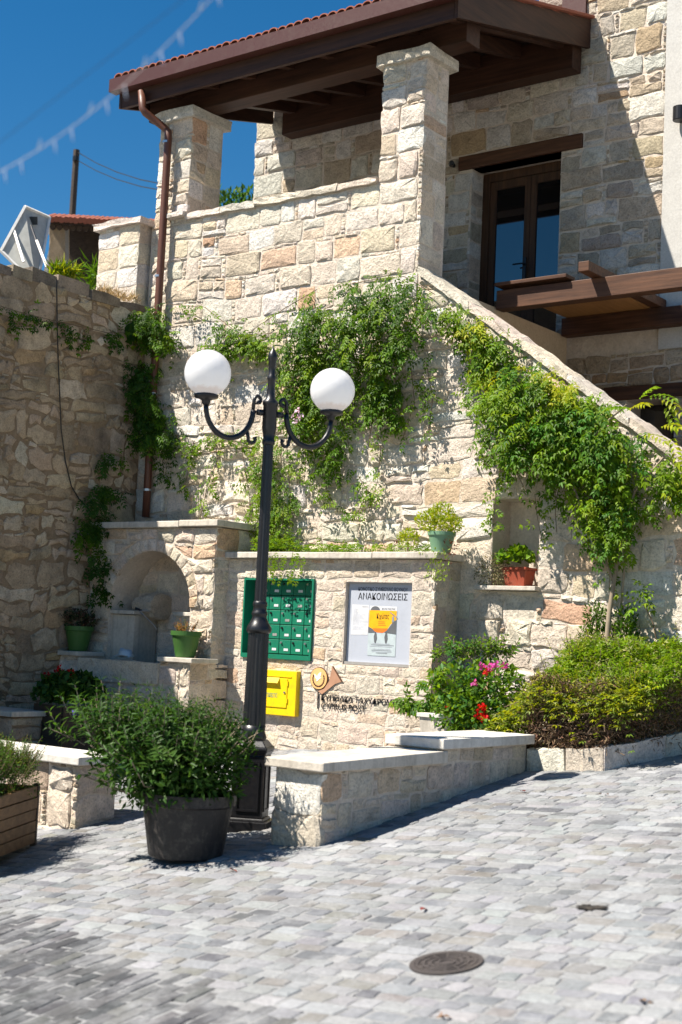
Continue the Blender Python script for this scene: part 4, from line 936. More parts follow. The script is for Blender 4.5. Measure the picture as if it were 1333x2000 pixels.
MB().prism([W_(128, 640, 20.8), W_(320, 640, 20.8), W_(320, 440, 20.8), W_(128, 440, 20.8)], FW * .2).build('rear_wall', WOOD_OLD, sh)
MB().prism([W_(92, 435, 19.9), W_(92, 428, 19.9), W_(320, 440, 19.9), W_(320, 447, 19.9)], FW * .08).build('fascia', WOOD_OLD, sh)
for k in range(17):
    x = 103 + k * 13; y_ = 438 + k * .62
    MB().prism([W_(x - 6, y_, 19.95), W_(x - 6, y_ + 5, 19.95), W_(x - 3, y_ + 9.5, 19.95), W_(x, y_ + 11, 19.95), W_(x + 3, y_ + 9.5, 19.95), W_(x + 6, y_ + 5, 19.95), W_(x + 6, y_, 19.95)], FW * .03).build('scallop', WOOD_OLD, sh)
for k in range(24):
    x = 92 + k * 9.4; y_ = 427.5 + k * .5; A_ = W_(x, y_ + rng.uniform(-1, 1), 19.75); B_ = W_(x + 16, y_ - 6, 21.6)
    MB().tube([A_, B_], [.045, .04], 7).build('roof_tile', TILE, sh)
MB().prism([W_(92, 430, 19.9), W_(320, 441, 19.9), W_(330, 430, 21.6), W_(110, 421, 21.6)], (0, 0, -.04)).build('roof_deck', WOOD_OLD, sh)
up = thing('utility_pole', deep(147, 600, 34), 'dark wooden utility pole against the sky', 'utility pole')
T_ = deep(150, 293, 34); B_ = Vector((T_.x, T_.y, 0)); MB().tube([B_, T_], [.10, .075], 10).build('pole', WOOD_OLD, up)
MB().lathe([(.03, -.06), (.075, -.05), (.075, .05), (.03, .06)], T_ + Vector((.08, -.08, -.25)), 10).build('insulator', BLACKPL, up)
for i, (py0, py1, wl_) in enumerate(((297, 362, 'upper'), (313, 374, 'lower'))):
    A_ = deep(152, py0, 34); B_ = deep(330, py1, 26); mid_ = (A_ + B_) / 2 + Vector((0, 0, -.12))
    o = MB().tube([A_, A_.lerp(mid_, .5) + Vector((0, 0, -.03)), mid_, B_.lerp(mid_, .5) + Vector((0, 0, -.03)), B_], .011, 5).build('overhead_wire', BLACKPL)
    tag(o, wl_ + ' thin wire running from the utility pole to the house', 'wire', 'overhead wires')
# string of lights across the street, close to the camera
sl_ = thing('string_light', deep(215, 170, 3.4), 'clear string of small lights hanging across the street overhead', 'string light')
A_, B_ = deep(-160, 430, 3.6), deep(520, -90, 3.2)
lpts = [A_.lerp(B_, t / 16) + Vector((0, 0, -.10 * math.sin(math.pi * t / 16) + .035)) for t in range(17)]
MB().tube(lpts, .0010, 6).build('cable', ALU, sl_)
for t in range(1, 40, 2):
    p = A_.lerp(B_, t / 40) + Vector((0, 0, -.10 * math.sin(math.pi * t / 40) + .035)); s_ = 1 if t % 2 else -1
    MB().tube([p, p + Vector((.006 * s_, 0, -.022 if t % 3 else .016)), p + Vector((.010 * s_, 0, -.036 if t % 3 else .028))], [.0010, .0018, .0008], 6).build('bulb', STEEL, sl_)
MB().tube([deep(-160, 402, 3.6), deep(520, -126, 3.2)], .0007, 5).build('support_wire', BLACKPL, sl_)
# ------------------------------------------------------------------ vegetation
class Leaves:
    """many small folded leaves, built in one go"""
    def __init__(s, seed): s.r = np.random.default_rng(seed); s.P = []; s.D = []; s.Nn = []; s.L = []; s.W = []; s.C = []
    def add(s, p, d, n, L, W, c): s.P.append(p); s.D.append(d); s.Nn.append(n); s.L.append(L); s.W.append(W); s.C.append(c)
    def build(s, name, parent, mat=LEAF, kind='stuff', fold=.22, droop=.18):
        P, D, Nn = (np.array([tuple(v) for v in a], dtype=float).reshape(-1, 3) for a in (s.P, s.D, s.Nn)); L = np.array(s.L)[:, None]; W = np.array(s.W)[:, None]; C = np.array(s.C)
        D /= np.linalg.norm(D, axis=1, keepdims=True) + 1e-9
        S = np.cross(D, Nn); S /= np.linalg.norm(S, axis=1, keepdims=True) + 1e-9; Nn = np.cross(S, D)
        k = len(P); a = P; t = P + D * L - Nn * L * droop
        l = P + D * L * .42 + S * W * .5 + Nn * W * fold; r_ = P + D * L * .42 - S * W * .5 + Nn * W * fold; m = P + D * L * .5 - Nn * L * droop * .2
        V = np.stack([a, l, t, r_, m], 1).reshape(-1, 3); o = V.mean(0)
        idx = np.arange(k)[:, None] * 5
        Fc = np.concatenate([idx + np.array([[0, 4, 1]]), idx + np.array([[1, 4, 2]]), idx + np.array([[0, 3, 4]]), idx + np.array([[4, 3, 2]])], 0)
        me = bpy.data.meshes.new(name); me.vertices.add(len(V)); me.vertices.foreach_set('co', (V - o).ravel())
        me.loops.add(Fc.size); me.loops.foreach_set('vertex_index', Fc.ravel().astype(np.int32)); me.polygons.add(len(Fc))
        me.polygons.foreach_set('loop_start', np.arange(0, Fc.size, 3, dtype=np.int32)); me.polygons.foreach_set('loop_total', np.full(len(Fc), 3, dtype=np.int32))
        me.update(calc_edges=True); me.validate()
        at = me.color_attributes.new('Col', 'FLOAT_COLOR', 'POINT'); cc = np.ones((len(V), 4), dtype=np.float32); cc[:, :3] = np.repeat(C, 5, 0); at.data.foreach_set('color', cc.ravel())
        me.materials.append(mat); ob = bpy.data.objects.new(name, me); link(ob, o, parent)
        if kind: ob['kind'] = kind
        return ob
def cvar(r, c, v=.22, hue=.06):
    k = 1 + r.uniform(-v, v); return (c[0] * k * (1 + r.uniform(-hue, hue) * 2), c[1] * k, c[2] * k * (1 + r.uniform(-hue, hue)))
G_DEEP, G_MID, G_LITE, G_YEL = (.036, .088, .006), (.078, .160, .007), (.150, .245, .009), (.28, .32, .011)
def unit(r):
    v = r.normal(size=3); return Vector(v / np.linalg.norm(v))
def frond(lv, p, d, n, L, k, ll, lw, col, v=.2):
    """pinnate leaf: k pairs of leaflets along a drooping rib"""
    r = lv.r; d = d.normalized(); s = d.cross(n)
    if s.length < 1e-3: s = Vector((1, 0, 0))
    s.normalize(); n = s.cross(d).normalized(); q = Vector(p); dd = d.copy()
    for i in range(k):
        q = q + dd * (L / k); dd = (dd + Vector((0, 0, -.11))).normalized()
        t = 1 - .35 * abs(i / k - .45)
        for sg_ in (-1, 1):
            lv.add(q, dd * .55 + s * sg_ * .85 + Vector((0, 0, -.25)), n + unit(r) * .25, ll * t * r.uniform(.8, 1.15), lw * t, cvar(r, col, v))
    lv.add(q, dd, n, ll * 1.1, lw, cvar(r, col, v))
def inpoly(x, y, P):
    c = False; j = len(P) - 1
    for i in range(len(P)):
        if (P[i][1] > y) != (P[j][1] > y) and x < (P[j][0] - P[i][0]) * (y - P[i][1]) / (P[j][1] - P[i][1]) + P[i][0]: c = not c
        j = i
    return c
def vine_mass(lv, poly, n, plane, dmin, dmax, pal, L=.17, ll=.05, lw=.021, clump=24, out=Vector((0, -1, 0))):
    """clumps of pinnate leaves over an area of wall (outline given in picture units, placed on the real wall plane)"""
    r = lv.r; xs = [p[0] for p in poly]; ys = [p[1] for p in poly]; cl = []
    while len(cl) < max(4, n // 14):
        x, y = r.uniform(min(xs), max(xs)), r.uniform(min(ys), max(ys))
        if inpoly(x, y, poly): cl.append((x, y, r.uniform(dmin, dmax), pal[int(r.integers(len(pal)))], r.uniform(.6, 1.4)))
    for i in range(n):
        cx, cy, dep, col, sz = cl[int(r.integers(len(cl)))]
        a, b = r.normal(0, clump * .75 * sz), r.normal(0, clump * .6 * sz); x, y = cx + a, cy + b
        dd = dep * max(.1, 1 - (a * a + b * b) / (3.2 * clump * clump)) * r.uniform(.75, 1.05) + .02
        p = plane(x, y, dd)
        d = Vector((r.normal(0, .55), r.normal(0, .25), -.55 + r.normal(0, .35))) + out * r.uniform(.15, .75)
        nn = out * .9 + Vector((r.normal(0, .3), r.normal(0, .3), .8 + r.normal(0, .3)))
        frond(lv, p, d, nn, L * r.uniform(.6, 1.2), int(r.integers(3, 6)), ll, lw, cvar(r, col, .12))
def strand(lv, st, pts, plane, n, pal, dep=.06, L=.13, ll=.045, lw=.02, rad=.004, out=Vector((0, -1, 0))):
    """one hanging shoot: a thin stem with leaves along it"""
    r = lv.r; Q = [plane(x, y, dep * r.uniform(.7, 1.3)) for x, y in pts]; st.tube(Q, rad, 5)
    for i in range(n):
        t = r.uniform(0, len(Q) - 1.001); k = int(t); p = Q[k].lerp(Q[k + 1], t - k)
        frond(lv, p, Vector((r.normal(0, .7), r.normal(0, .3), -.45 + r.normal(0, .4))) + out * r.uniform(.1, .6), out + Vector((r.normal(0, .3), 0, .6)), L * r.uniform(.6, 1.2), int(r.integers(2, 5)), ll, lw, cvar(r, pal[int(r.integers(len(pal)))], .12))
fac = lambda x, y, d: onY(x, y, YF - .02 - d)
lwl = lambda x, y, d: onX(x, y, XL + .02 + d)
# middle vine over the facade
v1 = thing('climbing_vine', onY(530, 1060, YF - .1), 'leafy green vine hanging over the middle of the facade behind the lamp', 'vine')
lv = Leaves(1); st = MB()
PG = [G_MID, G_MID, G_LITE, G_DEEP]
vine_mass(lv, [(560,635),(605,600),(650,585),(705,565),(760,555),(830,565),(855,595),(840,640),(805,690),(765,735),(715,725),(660,705),(620,700),(575,690)], 780, fac, .10, .36, PG)
vine_mass(lv, [(565,680),(650,690),(640,750),(620,835),(590,845),(565,780)], 420, fac, .06, .24, PG)
vine_mass(lv, [(395,650),(450,635),(540,640),(555,675),(480,680),(430,690),(405,680)], 190, fac, .04, .14, [G_MID, G_LITE], clump=14)
vine_mass(lv, [(500,850),(540,850),(552,950),(570,1055),(530,1075),(505,1000)], 420, fac, .03, .14, [G_LITE, G_LITE, G_MID], clump=15, ll=.036, lw=.016, L=.12)
vine_mass(lv, [(705,735),(790,725),(785,795),(760,825),(725,790)], 130, fac, .04, .16, [G_MID, G_DEEP], clump=18)
vine_mass(lv, [(645,850),(668,850),(668,915),(645,925)], 60, fac, .03, .1, [G_MID], clump=12)
for pts, n in (([(540,650),(470,655),(400,600),(372,598),(310,592)], 30), ([(620,565),(560,600),(500,640),(440,700),(432,760)], 26), ([(660,560),(735,545),(790,540),(850,575)], 26),
               ([(345,850),(365,870),(400,860),(450,845),(490,855)], 60), ([(420,845),(425,900),(405,950),(395,1000)], 34), ([(380,860),(372,900),(360,960)], 22), ([(470,860),(480,920),(490,990),(485,1040)], 30),
               ([(560,690),(545,740),(560,800)], 18), ([(640,700),(680,790),(690,830)], 20), ([(600,840),(620,890),(640,960),(660,1000)], 26), ([(700,930),(720,960),(700,1000),(690,1010)], 30), ([(745,870),(738,940),(720,1000)], 16), ([(560,860),(565,930),(570,1010)], 30)):
    strand(lv, st, pts, fac, n, [G_MID, G_LITE])
for x0_, x1_, n in ((505, 575, 220), (575, 700, 240), (700, 840, 120)):            # creeping growth along the wall cap
    for i in range(n):
        x = lv.r.uniform(x0_, x1_); p = onY(x, 1075, YF - .06 - lv.r.uniform(0, .34)); p.z = 2.32 + lv.r.uniform(0, .07 if x > 575 else .14)
        frond(lv, p, Vector((lv.r.normal(0, .6), lv.r.normal(-.3, .5), .25)), Vector((0, -.3, 1)), .07, 3, .030, .014, cvar(lv.r, G_LITE if lv.r.random() < .6 else G_MID))
for px in (535, 575):
    for i in range(26):
        p = onY(px + lv.r.normal(0, 10), 1075 + lv.r.uniform(0, 50), YM - .07); frond(lv, p, Vector((lv.r.normal(0, .4), -.2, -.9)), Vector((0, -1, .3)), .08, 3, .032, .014, cvar(lv.r, G_LITE))
for k in range(26):                                               # loose shoots trailing below the masses
    x = lv.r.uniform(560, 850); y = 690 + lv.r.uniform(0, 50) if x > 640 else 820 + lv.r.uniform(-90, 20)
    L_ = lv.r.uniform(50, 150); strand(lv, st, [(x, y), (x + lv.r.normal(0, 8), y + L_ * .5), (x + lv.r.normal(0, 14), y + L_)], fac, int(L_ / 7), [G_MID, G_LITE, G_LITE], dep=.08)
lv.build('foliage', v1); st.build('stems', TWIG, v1, kind='stuff')
fl = Leaves(2)
for cx, cy in ((583, 803), (580, 823), (576, 815), (588, 812)):
    p = fac(cx, cy, .3)
    for i in range(9): fl.add(p + unit(fl.r) * .025, unit(fl.r), Vector((0, -1, .4)), .035, .024, cvar(fl.r, (.62, .42, .55), .15))
fl.build('blossom', v1, PETAL)
# vine over the stair parapet, with its trunk in the bed
v2 = thing('climbing_vine', onY(1190, 1270, YF - .15), 'dense bright vine with bare trunk climbing the stair parapet at right', 'vine')
lv = Leaves(3); st = MB()
PB = [G_MID, G_LITE, G_LITE, (.065, .165, .018)]
vine_mass(lv, [(855,570),(900,610),(950,640),(1000,690),(985,745),(945,730),(925,680),(880,640)], 330, fac, .05, .22, [G_MID, G_LITE, G_YEL], clump=18)
vine_mass(lv, [(950,705),(1005,695),(1070,735),(1140,790),(1200,820),(1240,860),(1225,915),(1190,945),(1140,940),(1080,905),(1040,910),(1010,880),(965,850),(945,790)], 950, fac, .14, .48, PB, L=.22, ll=.060, lw=.024)
vine_mass(lv, [(1040,715),(1100,745),(1180,800),(1160,830),(1080,790)], 330, fac, .16, .42, [G_YEL, G_LITE, (.15, .24, .022)], clump=20)
vine_mass(lv, [(1130,940),(1235,930),(1235,1020),(1205,1090),(1178,1080),(1155,1010)], 300, fac, .10, .34, PB, clump=20)
vine_mass(lv, [(1265,930),(1333,885),(1400,960),(1333,965),(1280,965)], 170, fac, .08, .3, [G_LITE, G_YEL, G_MID], clump=22, L=.22)
for pts, n in (([(960,690),(930,730),(920,760),(905,785)], 26), ([(990,880),(975,930),(965,990),(962,1050)], 26), ([(960,740),(945,800),(950,860),(955,900)], 40), ([(1190,980),(1195,1060),(1190,1150)], 30), ([(1240,960),(1270,985),(1290,1010)], 16), ([(1090,960),(1085,1000),(1088,1040)], 12), ([(1045,965),(1050,1010),(1060,1060)], 10)):
    strand(lv, st, pts, fac, n, [G_MID, G_LITE], dep=.10)
for k in range(22):
    t_ = lv.r.random(); x = 930 + 290 * t_; y = 800 + 150 * t_ + lv.r.uniform(-20, 30); L_ = lv.r.uniform(40, 110)
    strand(lv, st, [(x, y), (x + lv.r.normal(0, 8), y + L_ * .5), (x + lv.r.normal(0, 12), y + L_)], fac, int(L_ / 7), [G_MID, G_LITE], dep=.14)
lv.build('foliage', v2)
big = Leaves(4)                                                                    # long fronds reaching past the coping
for (x, y, dx, dz, L) in ((1230,800,.5,.2,.26), (1250,782,.4,.3,.26), (1265,775,.9,.1,.3), (1290,778,.9,-.3,.28), (1300,790,.6,-.7,.24), (1240,800,-.5,.2,.2), (1215,845,.3,-.5,.26), (1255,850,.7,.0,.30), (1290,835,.5,.1,.3), (1310,850,.4,-.6,.28), (1260,885,.2,-.9,.26), (1290,905,.5,-.6,.26), (1330,880,.4,-.8,.3), (1180,865,.5,.1,.25)):
    frond(big, fac(x, y, .32), Vector((dx, -.35, dz)), Vector((-.2, -.5, 1)), L, 6, .075, .032, cvar(big.r, G_LITE if big.r.random() < .75 else G_YEL))
big.build('long_fronds', v2)
T0 = onY(1185, 1275, YF - .22); tp = [T0 + Vector((0, 0, -.35)), T0, fac(1190, 1200, .16), fac(1199, 1140, .14), fac(1208, 1080, .16), fac(1200, 1000, .2)]
MB().tube(tp, [.03, .026, .022, .02, .018, .014], 8).build('trunk', BARK, v2, smooth=True)
st.tube([fac(1212, 1260, .1), fac(1214, 1180, .08), fac(1222, 1090, .1), fac(1225, 1000, .15)], .010, 6); st.tube([fac(1200, 1140, .14), fac(1180, 1090, .2), fac(1120, 950, .25)], .012, 6); st.tube([fac(1208, 1080, .16), fac(1240, 960, .2), fac(1300, 890, .2)], .011, 6)
st.tube([fac(1225, 790, .3), fac(1190, 820, .3), fac(1120, 900, .3)], .008, 6)
st.build('stems', BARK, v2, kind='stuff')
# vine in the shaded corner
v3 = thing('climbing_vine', onX(200, 1200, XL + .1), 'dark trailing vine in the shaded corner between boundary wall and downpipe', 'vine')
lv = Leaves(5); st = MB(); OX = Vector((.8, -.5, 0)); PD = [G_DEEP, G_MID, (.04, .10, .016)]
cor = lambda x, y, d: onY(x, y, YF - .03 - d)
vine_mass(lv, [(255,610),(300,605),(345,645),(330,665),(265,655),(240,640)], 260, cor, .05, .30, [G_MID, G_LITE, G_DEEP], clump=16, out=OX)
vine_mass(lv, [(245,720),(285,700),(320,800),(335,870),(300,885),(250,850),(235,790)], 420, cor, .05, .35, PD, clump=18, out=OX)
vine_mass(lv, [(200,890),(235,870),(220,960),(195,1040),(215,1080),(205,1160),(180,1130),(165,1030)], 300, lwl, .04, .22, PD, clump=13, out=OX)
for pts, n in (([(-40,585),(40,610),(100,625),(210,650),(245,650)], 46), ([(25,620),(32,640)], 12), ([(65,612),(68,640)], 12), ([(105,625),(130,635),(138,640)], 8), ([(140,640),(136,665)], 12), ([(175,645),(165,672)], 14), ([(215,645),(225,660),(235,672)], 14), ([(285,605),(275,650),(262,720),(255,760)], 26), ([(250,860),(238,900),(225,950)], 30), ([(205,1150),(200,1200),(210,1265)], 20), ([(195,1050),(200,1120),(195,1190)], 30)):
    strand(lv, st, pts, lwl if pts[0][0] < 240 else cor, n, PD, dep=.05, out=OX)
for (x, y) in ((247, 632), (262, 640), (268, 628), (258, 650), (275, 640)):
    for i in range(5): lv.add(cor(x + lv.r.normal(0, 5), y + lv.r.normal(0, 5), .25), Vector((lv.r.normal(0, .5), -.3, -.6)), Vector((.4, -.9, .3)), .12, .10, cvar(lv.r, G_DEEP))
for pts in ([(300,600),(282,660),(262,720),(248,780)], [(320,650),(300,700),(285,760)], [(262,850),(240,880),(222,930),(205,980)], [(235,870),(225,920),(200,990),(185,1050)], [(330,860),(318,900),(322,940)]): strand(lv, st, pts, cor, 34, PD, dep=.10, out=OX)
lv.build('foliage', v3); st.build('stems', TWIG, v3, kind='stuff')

# ---- shrubs
def blob(lv, c, rad, n, pal, ll, lw, up=.5, shell=.55, jitter=.0, low=-1.0, lobes=0):
    r = lv.r; c = Vector(c); LB = [(unit(r), r.uniform(.08, .28)) for _ in range(lobes)]
    for i in range(n):
        v = unit(r)
        if v.z < low: v.z = -v.z * .5; v.normalize()
        k = shell + (1 - shell) * r.random() ** .6; k *= 1 + sum(a * max(0, v.dot(u)) ** 6 for u, a in LB)
        p = c + Vector((v.x * rad[0], v.y * rad[1], v.z * rad[2])) * k
        d = v * .7 + Vector((0, 0, up)) + unit(r) * .6
        lv.add(p, d, v + Vector((0, 0, .6)) + unit(r) * .5, ll * r.uniform(.65, 1.3), lw * r.uniform(.8, 1.2), cvar(r, pal[int(r.integers(len(pal)))], .2))
def sprigs(lv, st, c, rad, n, L, ll, lw, pal, k=7, up=.6, rs=.003):
    """upright leafy shoots over a mound"""
    r = lv.r; c = Vector(c)
    for i in range(n):
        v = unit(r); v.z = abs(v.z) ** .8; p = c + Vector((v.x * rad[0], v.y * rad[1], v.z * rad[2])) * r.uniform(.55, 1.0)
        d = (Vector((v.x, v.y, v.z)) * .8 + Vector((0, 0, up)) + unit(r) * .3).normalized(); q = p.copy(); pts = [q.copy()]; col = pal[int(r.integers(len(pal)))]; LL = L * r.uniform(.6, 1.25)
        for j in range(k):
            q = q + d * (LL / k); d = (d + unit(r) * .12 + Vector((0, 0, .03))).normalized(); pts.append(q.copy())
            th = j * 1.57 + r.uniform(-.3, .3); a = d.orthogonal().normalized(); b = d.cross(a)
            for s_ in (0, math.pi):
                w = a * math.cos(th + s_) + b * math.sin(th + s_); t = 1.1 - .5 * j / k
                lv.add(q, w * .9 + d * .5, d + w * .1 + unit(r) * .2, ll * t * r.uniform(.8, 1.2), lw * t, cvar(r, col, .18))
        lv.add(q, d, d.orthogonal(), ll * .7, lw * .7, cvar(r, col)); st.tube(pts, rs, 4, cap=False)
def pot(parent, c, r0, r1, h, mat, rim=.02, name='pot'):
    c = Vector(c); MB().lathe([(r0 * .96, 0), (r0, .01), (r0 + (r1 - r0) * .8, h * .80), (r1 * .985, h * .82), (r1 * 1.02, h * .83), (r1 * 1.03, h), (r1 * .94, h), (r1 * .90, h - .05)], c, 32, cap=False).add([c + Vector((r0 * .96 * math.cos(R(t)), r0 * .96 * math.sin(R(t)), .002)) for t in range(0, 360, 15)], [tuple(range(24))]).build(name, mat, parent, smooth=False)
    MB().lathe([(.001, h - .05), (r1 * .91, h - .05), (r1 * .91, h - .045), (.001, h - .035)], c, 24, cap=False).build('soil', SOIL, parent)
# big black pot
gp = ground_at(362, 1676); gp.z = gz(gp.x, gp.y) + .012
bp = thing('potted_shrub', gp, 'big black tub of bushy green shrub with a purple flower beside the lamp', 'potted plant')
pot(bp, gp, .235, .298, .40, BLACKPOT, name='tub')
lv = Leaves(6); st = MB(); PS = [(.034, .085, .014), (.046, .110, .018), (.027, .070, .013), (.068, .140, .024)]
cc = gp + Vector((-.11, -.09, .60))
blob(lv, cc, (.52, .44, .27), 3000, PS, .062, .022, up=.3, shell=.15, lobes=8)
sprigs(lv, st, cc + Vector((0, 0, -.02)), (.50, .44, .25), 230, .17, .068, .021, PS, 7)
sprigs(lv, st, cc + Vector((-.26, -.20, .06)), (.34, .26, .20), 60, .22, .078, .022, PS, 7)
sprigs(lv, st, cc + Vector((.16, .12, .06)), (.26, .22, .20), 34, .18, .066, .02, PS, 7)
blob(lv, gp + Vector((-.03, 0, .46)), (.37, .35, .16), 2200, PS, .06, .021, up=-.2, shell=.1)
for th in (3.4, 3.9, 4.3, 3.0): 
    a = gp + Vector((.2 * math.cos(th), .2 * math.sin(th), .42)); b = gp + Vector((.75 * math.cos(th + .5), .6 * math.sin(th + .5), .55 + .1 * math.sin(th * 9)))
    st.tube([a, a.lerp(b, .5) + Vector((0, 0, -.07)), b], .005, 5)
    for t in (.6, .75, .9, 1.0):
        for q in range(3): lv.add(a.lerp(b, t), unit(lv.r) + (b - a).normalized(), Vector((0, 0, 1)), .075, .022, cvar(lv.r, PS[0]))
lv.build('foliage', bp); st.build('stems', BARK, bp, kind='stuff')
fl = Leaves(7); p = deep(149, 1391, 9.15)
for i in range(7): fl.add(p, unit(fl.r), unit(fl.r), .04, .032, cvar(fl.r, (.16, .09, .60), .1))
fl.build('flower', bp, PETAL, kind=None)
# wooden planter at the left edge
A_ = ground_at(70, 1652); A_.z = gz(A_.x, A_.y); dirf = (_fh * math.cos(R(7)) + _rh * math.sin(R(7))); side = Vector((dirf.y, -dirf.x, 0))
wp = thing('wooden_planter', A_ - dirf * .5 - side * .25, 'slatted brown wooden planter with feathery green shrub at the left edge', 'planter')
Wd, Ln, Ht = .50, 1.0, .42; zb = A_.z
def pbox(mb, s0, s1, f0, f1, z0_, z1_):
    q = [A_ + side * s + dirf * f for s, f in ((s0, f0), (s1, f0), (s1, f1), (s0, f1))]; mb.hexa([(v.x, v.y, zb + z0_) for v in q] + [(v.x, v.y, zb + z1_) for v in q])
for i in range(5):
    z0_ = .025 + i * .079; dj = rng.uniform(-.003, .003)
    for s0, s1, f0, f1 in ((-.022 + dj, dj, -Ln + .03, -.03), (-Wd, -Wd + .022, -Ln + .03, -.03), (-Wd + .03, -.03, -.022 + dj, dj), (-Wd + .03, -.03, -Ln, -Ln + .022)):
        m = MB(); pbox(m, s0, s1, f0, f1, z0_, z0_ + .073); m.build('board', WOOD_PLANT, wp, bevel=.003)
for s, f in ((-.028, -.028), (-.028, -Ln), (-Wd, -.028), (-Wd, -Ln)):
    m = MB(); pbox(m, s - .004, s + .032, f - .004, f + .032, 0, Ht + .01); m.build('corner_post', WOOD_OLD, wp)
m = MB(); pbox(m, -Wd + .024, -.024, -Ln + .024, -.024, .02, Ht - .06); m.build('soil', SOIL, wp)
lv = Leaves(8); st = MB(); PF = [(.07, .16, .022), (.10, .20, .025), (.15, .17, .03), (.055, .12, .022)]
for f, s, rr in ((-.12, -.2, .21), (-.36, -.25, .27), (-.65, -.25, .27), (-.88, -.25, .2)):
    c = A_ + side * s + dirf * f; c.z = zb + Ht + .04
    sprigs(lv, st, c, (rr, rr, rr * .7), 170, .16, .034, .008, PF, 10, up=.9, rs=.002); blob(lv, c, (rr, rr, rr), 700, PF, .035, .009, up=.6, shell=.4)
for i in range(40):
    c = A_ + side * (-.02 + lv.r.uniform(0, .07)) + dirf * lv.r.uniform(-.25, 0.03); c.z = zb + Ht + lv.r.uniform(-.06, .1); lv.add(c, unit(lv.r) + Vector((0, 0, -.3)), unit(lv.r), .03, .008, cvar(lv.r, PF[0]))
lv.build('foliage', wp); st.build('stems', TWIG, wp, kind='stuff')
# dark planter with red geraniums in the shade
K = onY(122, 1378, 9.15)
gpn = thing('geranium_planter', (K.x - .25, K.y + .25, gz(K.x, K.y)), 'dark wooden planter with red geraniums in front of the fountain', 'planter')
zb = gz(K.x, K.y); Ht = K.z - zb
x0, x1, y0, y1 = K.x - .42, K.x, K.y, K.y + .55
for i in range(6):
    z0_ = zb + Ht * i / 6 + .003; z1_ = zb + Ht * (i + 1) / 6 - .003
    MB().box((x0 + .02, y0, z0_), (x1 - .021, y0 + .02, z1_)).build('board', WOOD_OLD, gpn); MB().box((x1 - .02, y0 + .021, z0_), (x1, y1, z1_)).build('board', WOOD_OLD, gpn)
MB().box((x0 + .021, y0 + .021, zb), (x1 - .021, y1, zb + Ht - .05)).build('soil', SOIL, gpn)
lv = Leaves(9); st = MB(); c = Vector(((x0 + x1) / 2, (y0 + y1) / 2, zb + Ht + .06))
blob(lv, c, (.32, .34, .24), 900, [(.03, .085, .018), (.045, .11, .02)], .07, .06, up=.2, shell=.45, low=-.2)
for i in range(50): lv.add(K + Vector((-.05 + lv.r.normal(0, .03), .06 + lv.r.normal(0, .03), 0)), Vector((lv.r.normal(0, .5), lv.r.normal(0, .5), 1)), unit(lv.r), .20, .014, cvar(lv.r, G_MID))
lv.build('foliage', gpn)
fl = Leaves(10)
for px, py in ((116, 1309), (138, 1316), (93, 1323), (131, 1327)):
    p = onY(px, py, 9.35)
    for i in range(26): fl.add(p + unit(fl.r) * .035, unit(fl.r), unit(fl.r), .032, .028, cvar(fl.r, (.45, .012, .012), .2))
fl.build('flowers', gpn, PETAL)
# green pots on the fountain shelves
for px, lab, pal, n in ((362, 'green plastic pot with small orange plant in the sun on the fountain shelf', [(.20, .17, .03), (.10, .16, .03), (.30, .12, .02)], 90), (152, 'green plastic pot with dark bushy plant in the shade on the fountain shelf', [(.035, .07, .025), (.06, .07, .03), (.10, .05, .03)], 420)):
    p = onY(px, 1280, YLO + .15); p.z = 1.262
    t = thing('flower_pot', p, lab, 'potted plant', 'green pots on the fountain'); pot(t, p, .095, .148, .255, GREENPOT)
    lv = Leaves(px); st = MB(); q = p + Vector((0, 0, .27))
    if n < 100: sprigs(lv, st, q + Vector((0, 0, -.04)), (.09, .09, .05), 26, .09, .024, .012, pal, 5)
    else: blob(lv, q + Vector((-.03, 0, .04)), (.20, .17, .12), n, pal, .04, .022, shell=.4); sprigs(lv, st, q, (.15, .15, .06), 26, .13, .035, .018, pal, 5)
    lv.build('foliage', t); st.build('stems', TWIG, t, kind='stuff')
# terracotta pot in the wall niche
p = onY(1012, 1150, YF + .06); p.z = 2.045
MB().box((-6.80, YF - .10, 2.005), (-6.17, YF + .28, 2.044)).build('niche_sill', SLAB, terrace, bevel=.006)
t = thing('flower_pot', p, 'square terracotta pot with geranium and dry trailing plant in the wall niche', 'potted plant')
m = MB(); m.hexa([(p.x - .09, p.y - .07, 2.046), (p.x + .10, p.y - .07, 2.046), (p.x + .10, p.y + .08, 2.046), (p.x - .09, p.y + .08, 2.046), (p.x - .11, p.y - .09, 2.19), (p.x + .12, p.y - .09, 2.19), (p.x + .12, p.y + .10, 2.19), (p.x - .11, p.y + .10, 2.19)]); m.box((p.x - .12, p.y - .10, 2.191), (p.x + .13, p.y + .11, 2.215)); m.build('pot', TERRA, t, bevel=.004)
lv = Leaves(12); blob(lv, p + Vector((-.02, -.02, .23)), (.17, .12, .12), 200, [G_LITE, (.12, .23, .025), G_MID], .055, .055, up=.3, shell=.4, low=-.2); lv.build('foliage', t)
dv = Leaves(13); blob(dv, p + Vector((-.22, -.08, .12)), (.19, .11, .17), 1100, [(.16, .15, .075), (.22, .18, .10), (.11, .12, .05)], .022, .010, up=.1, shell=.2); dv.build('dry_plant', t, DRY)
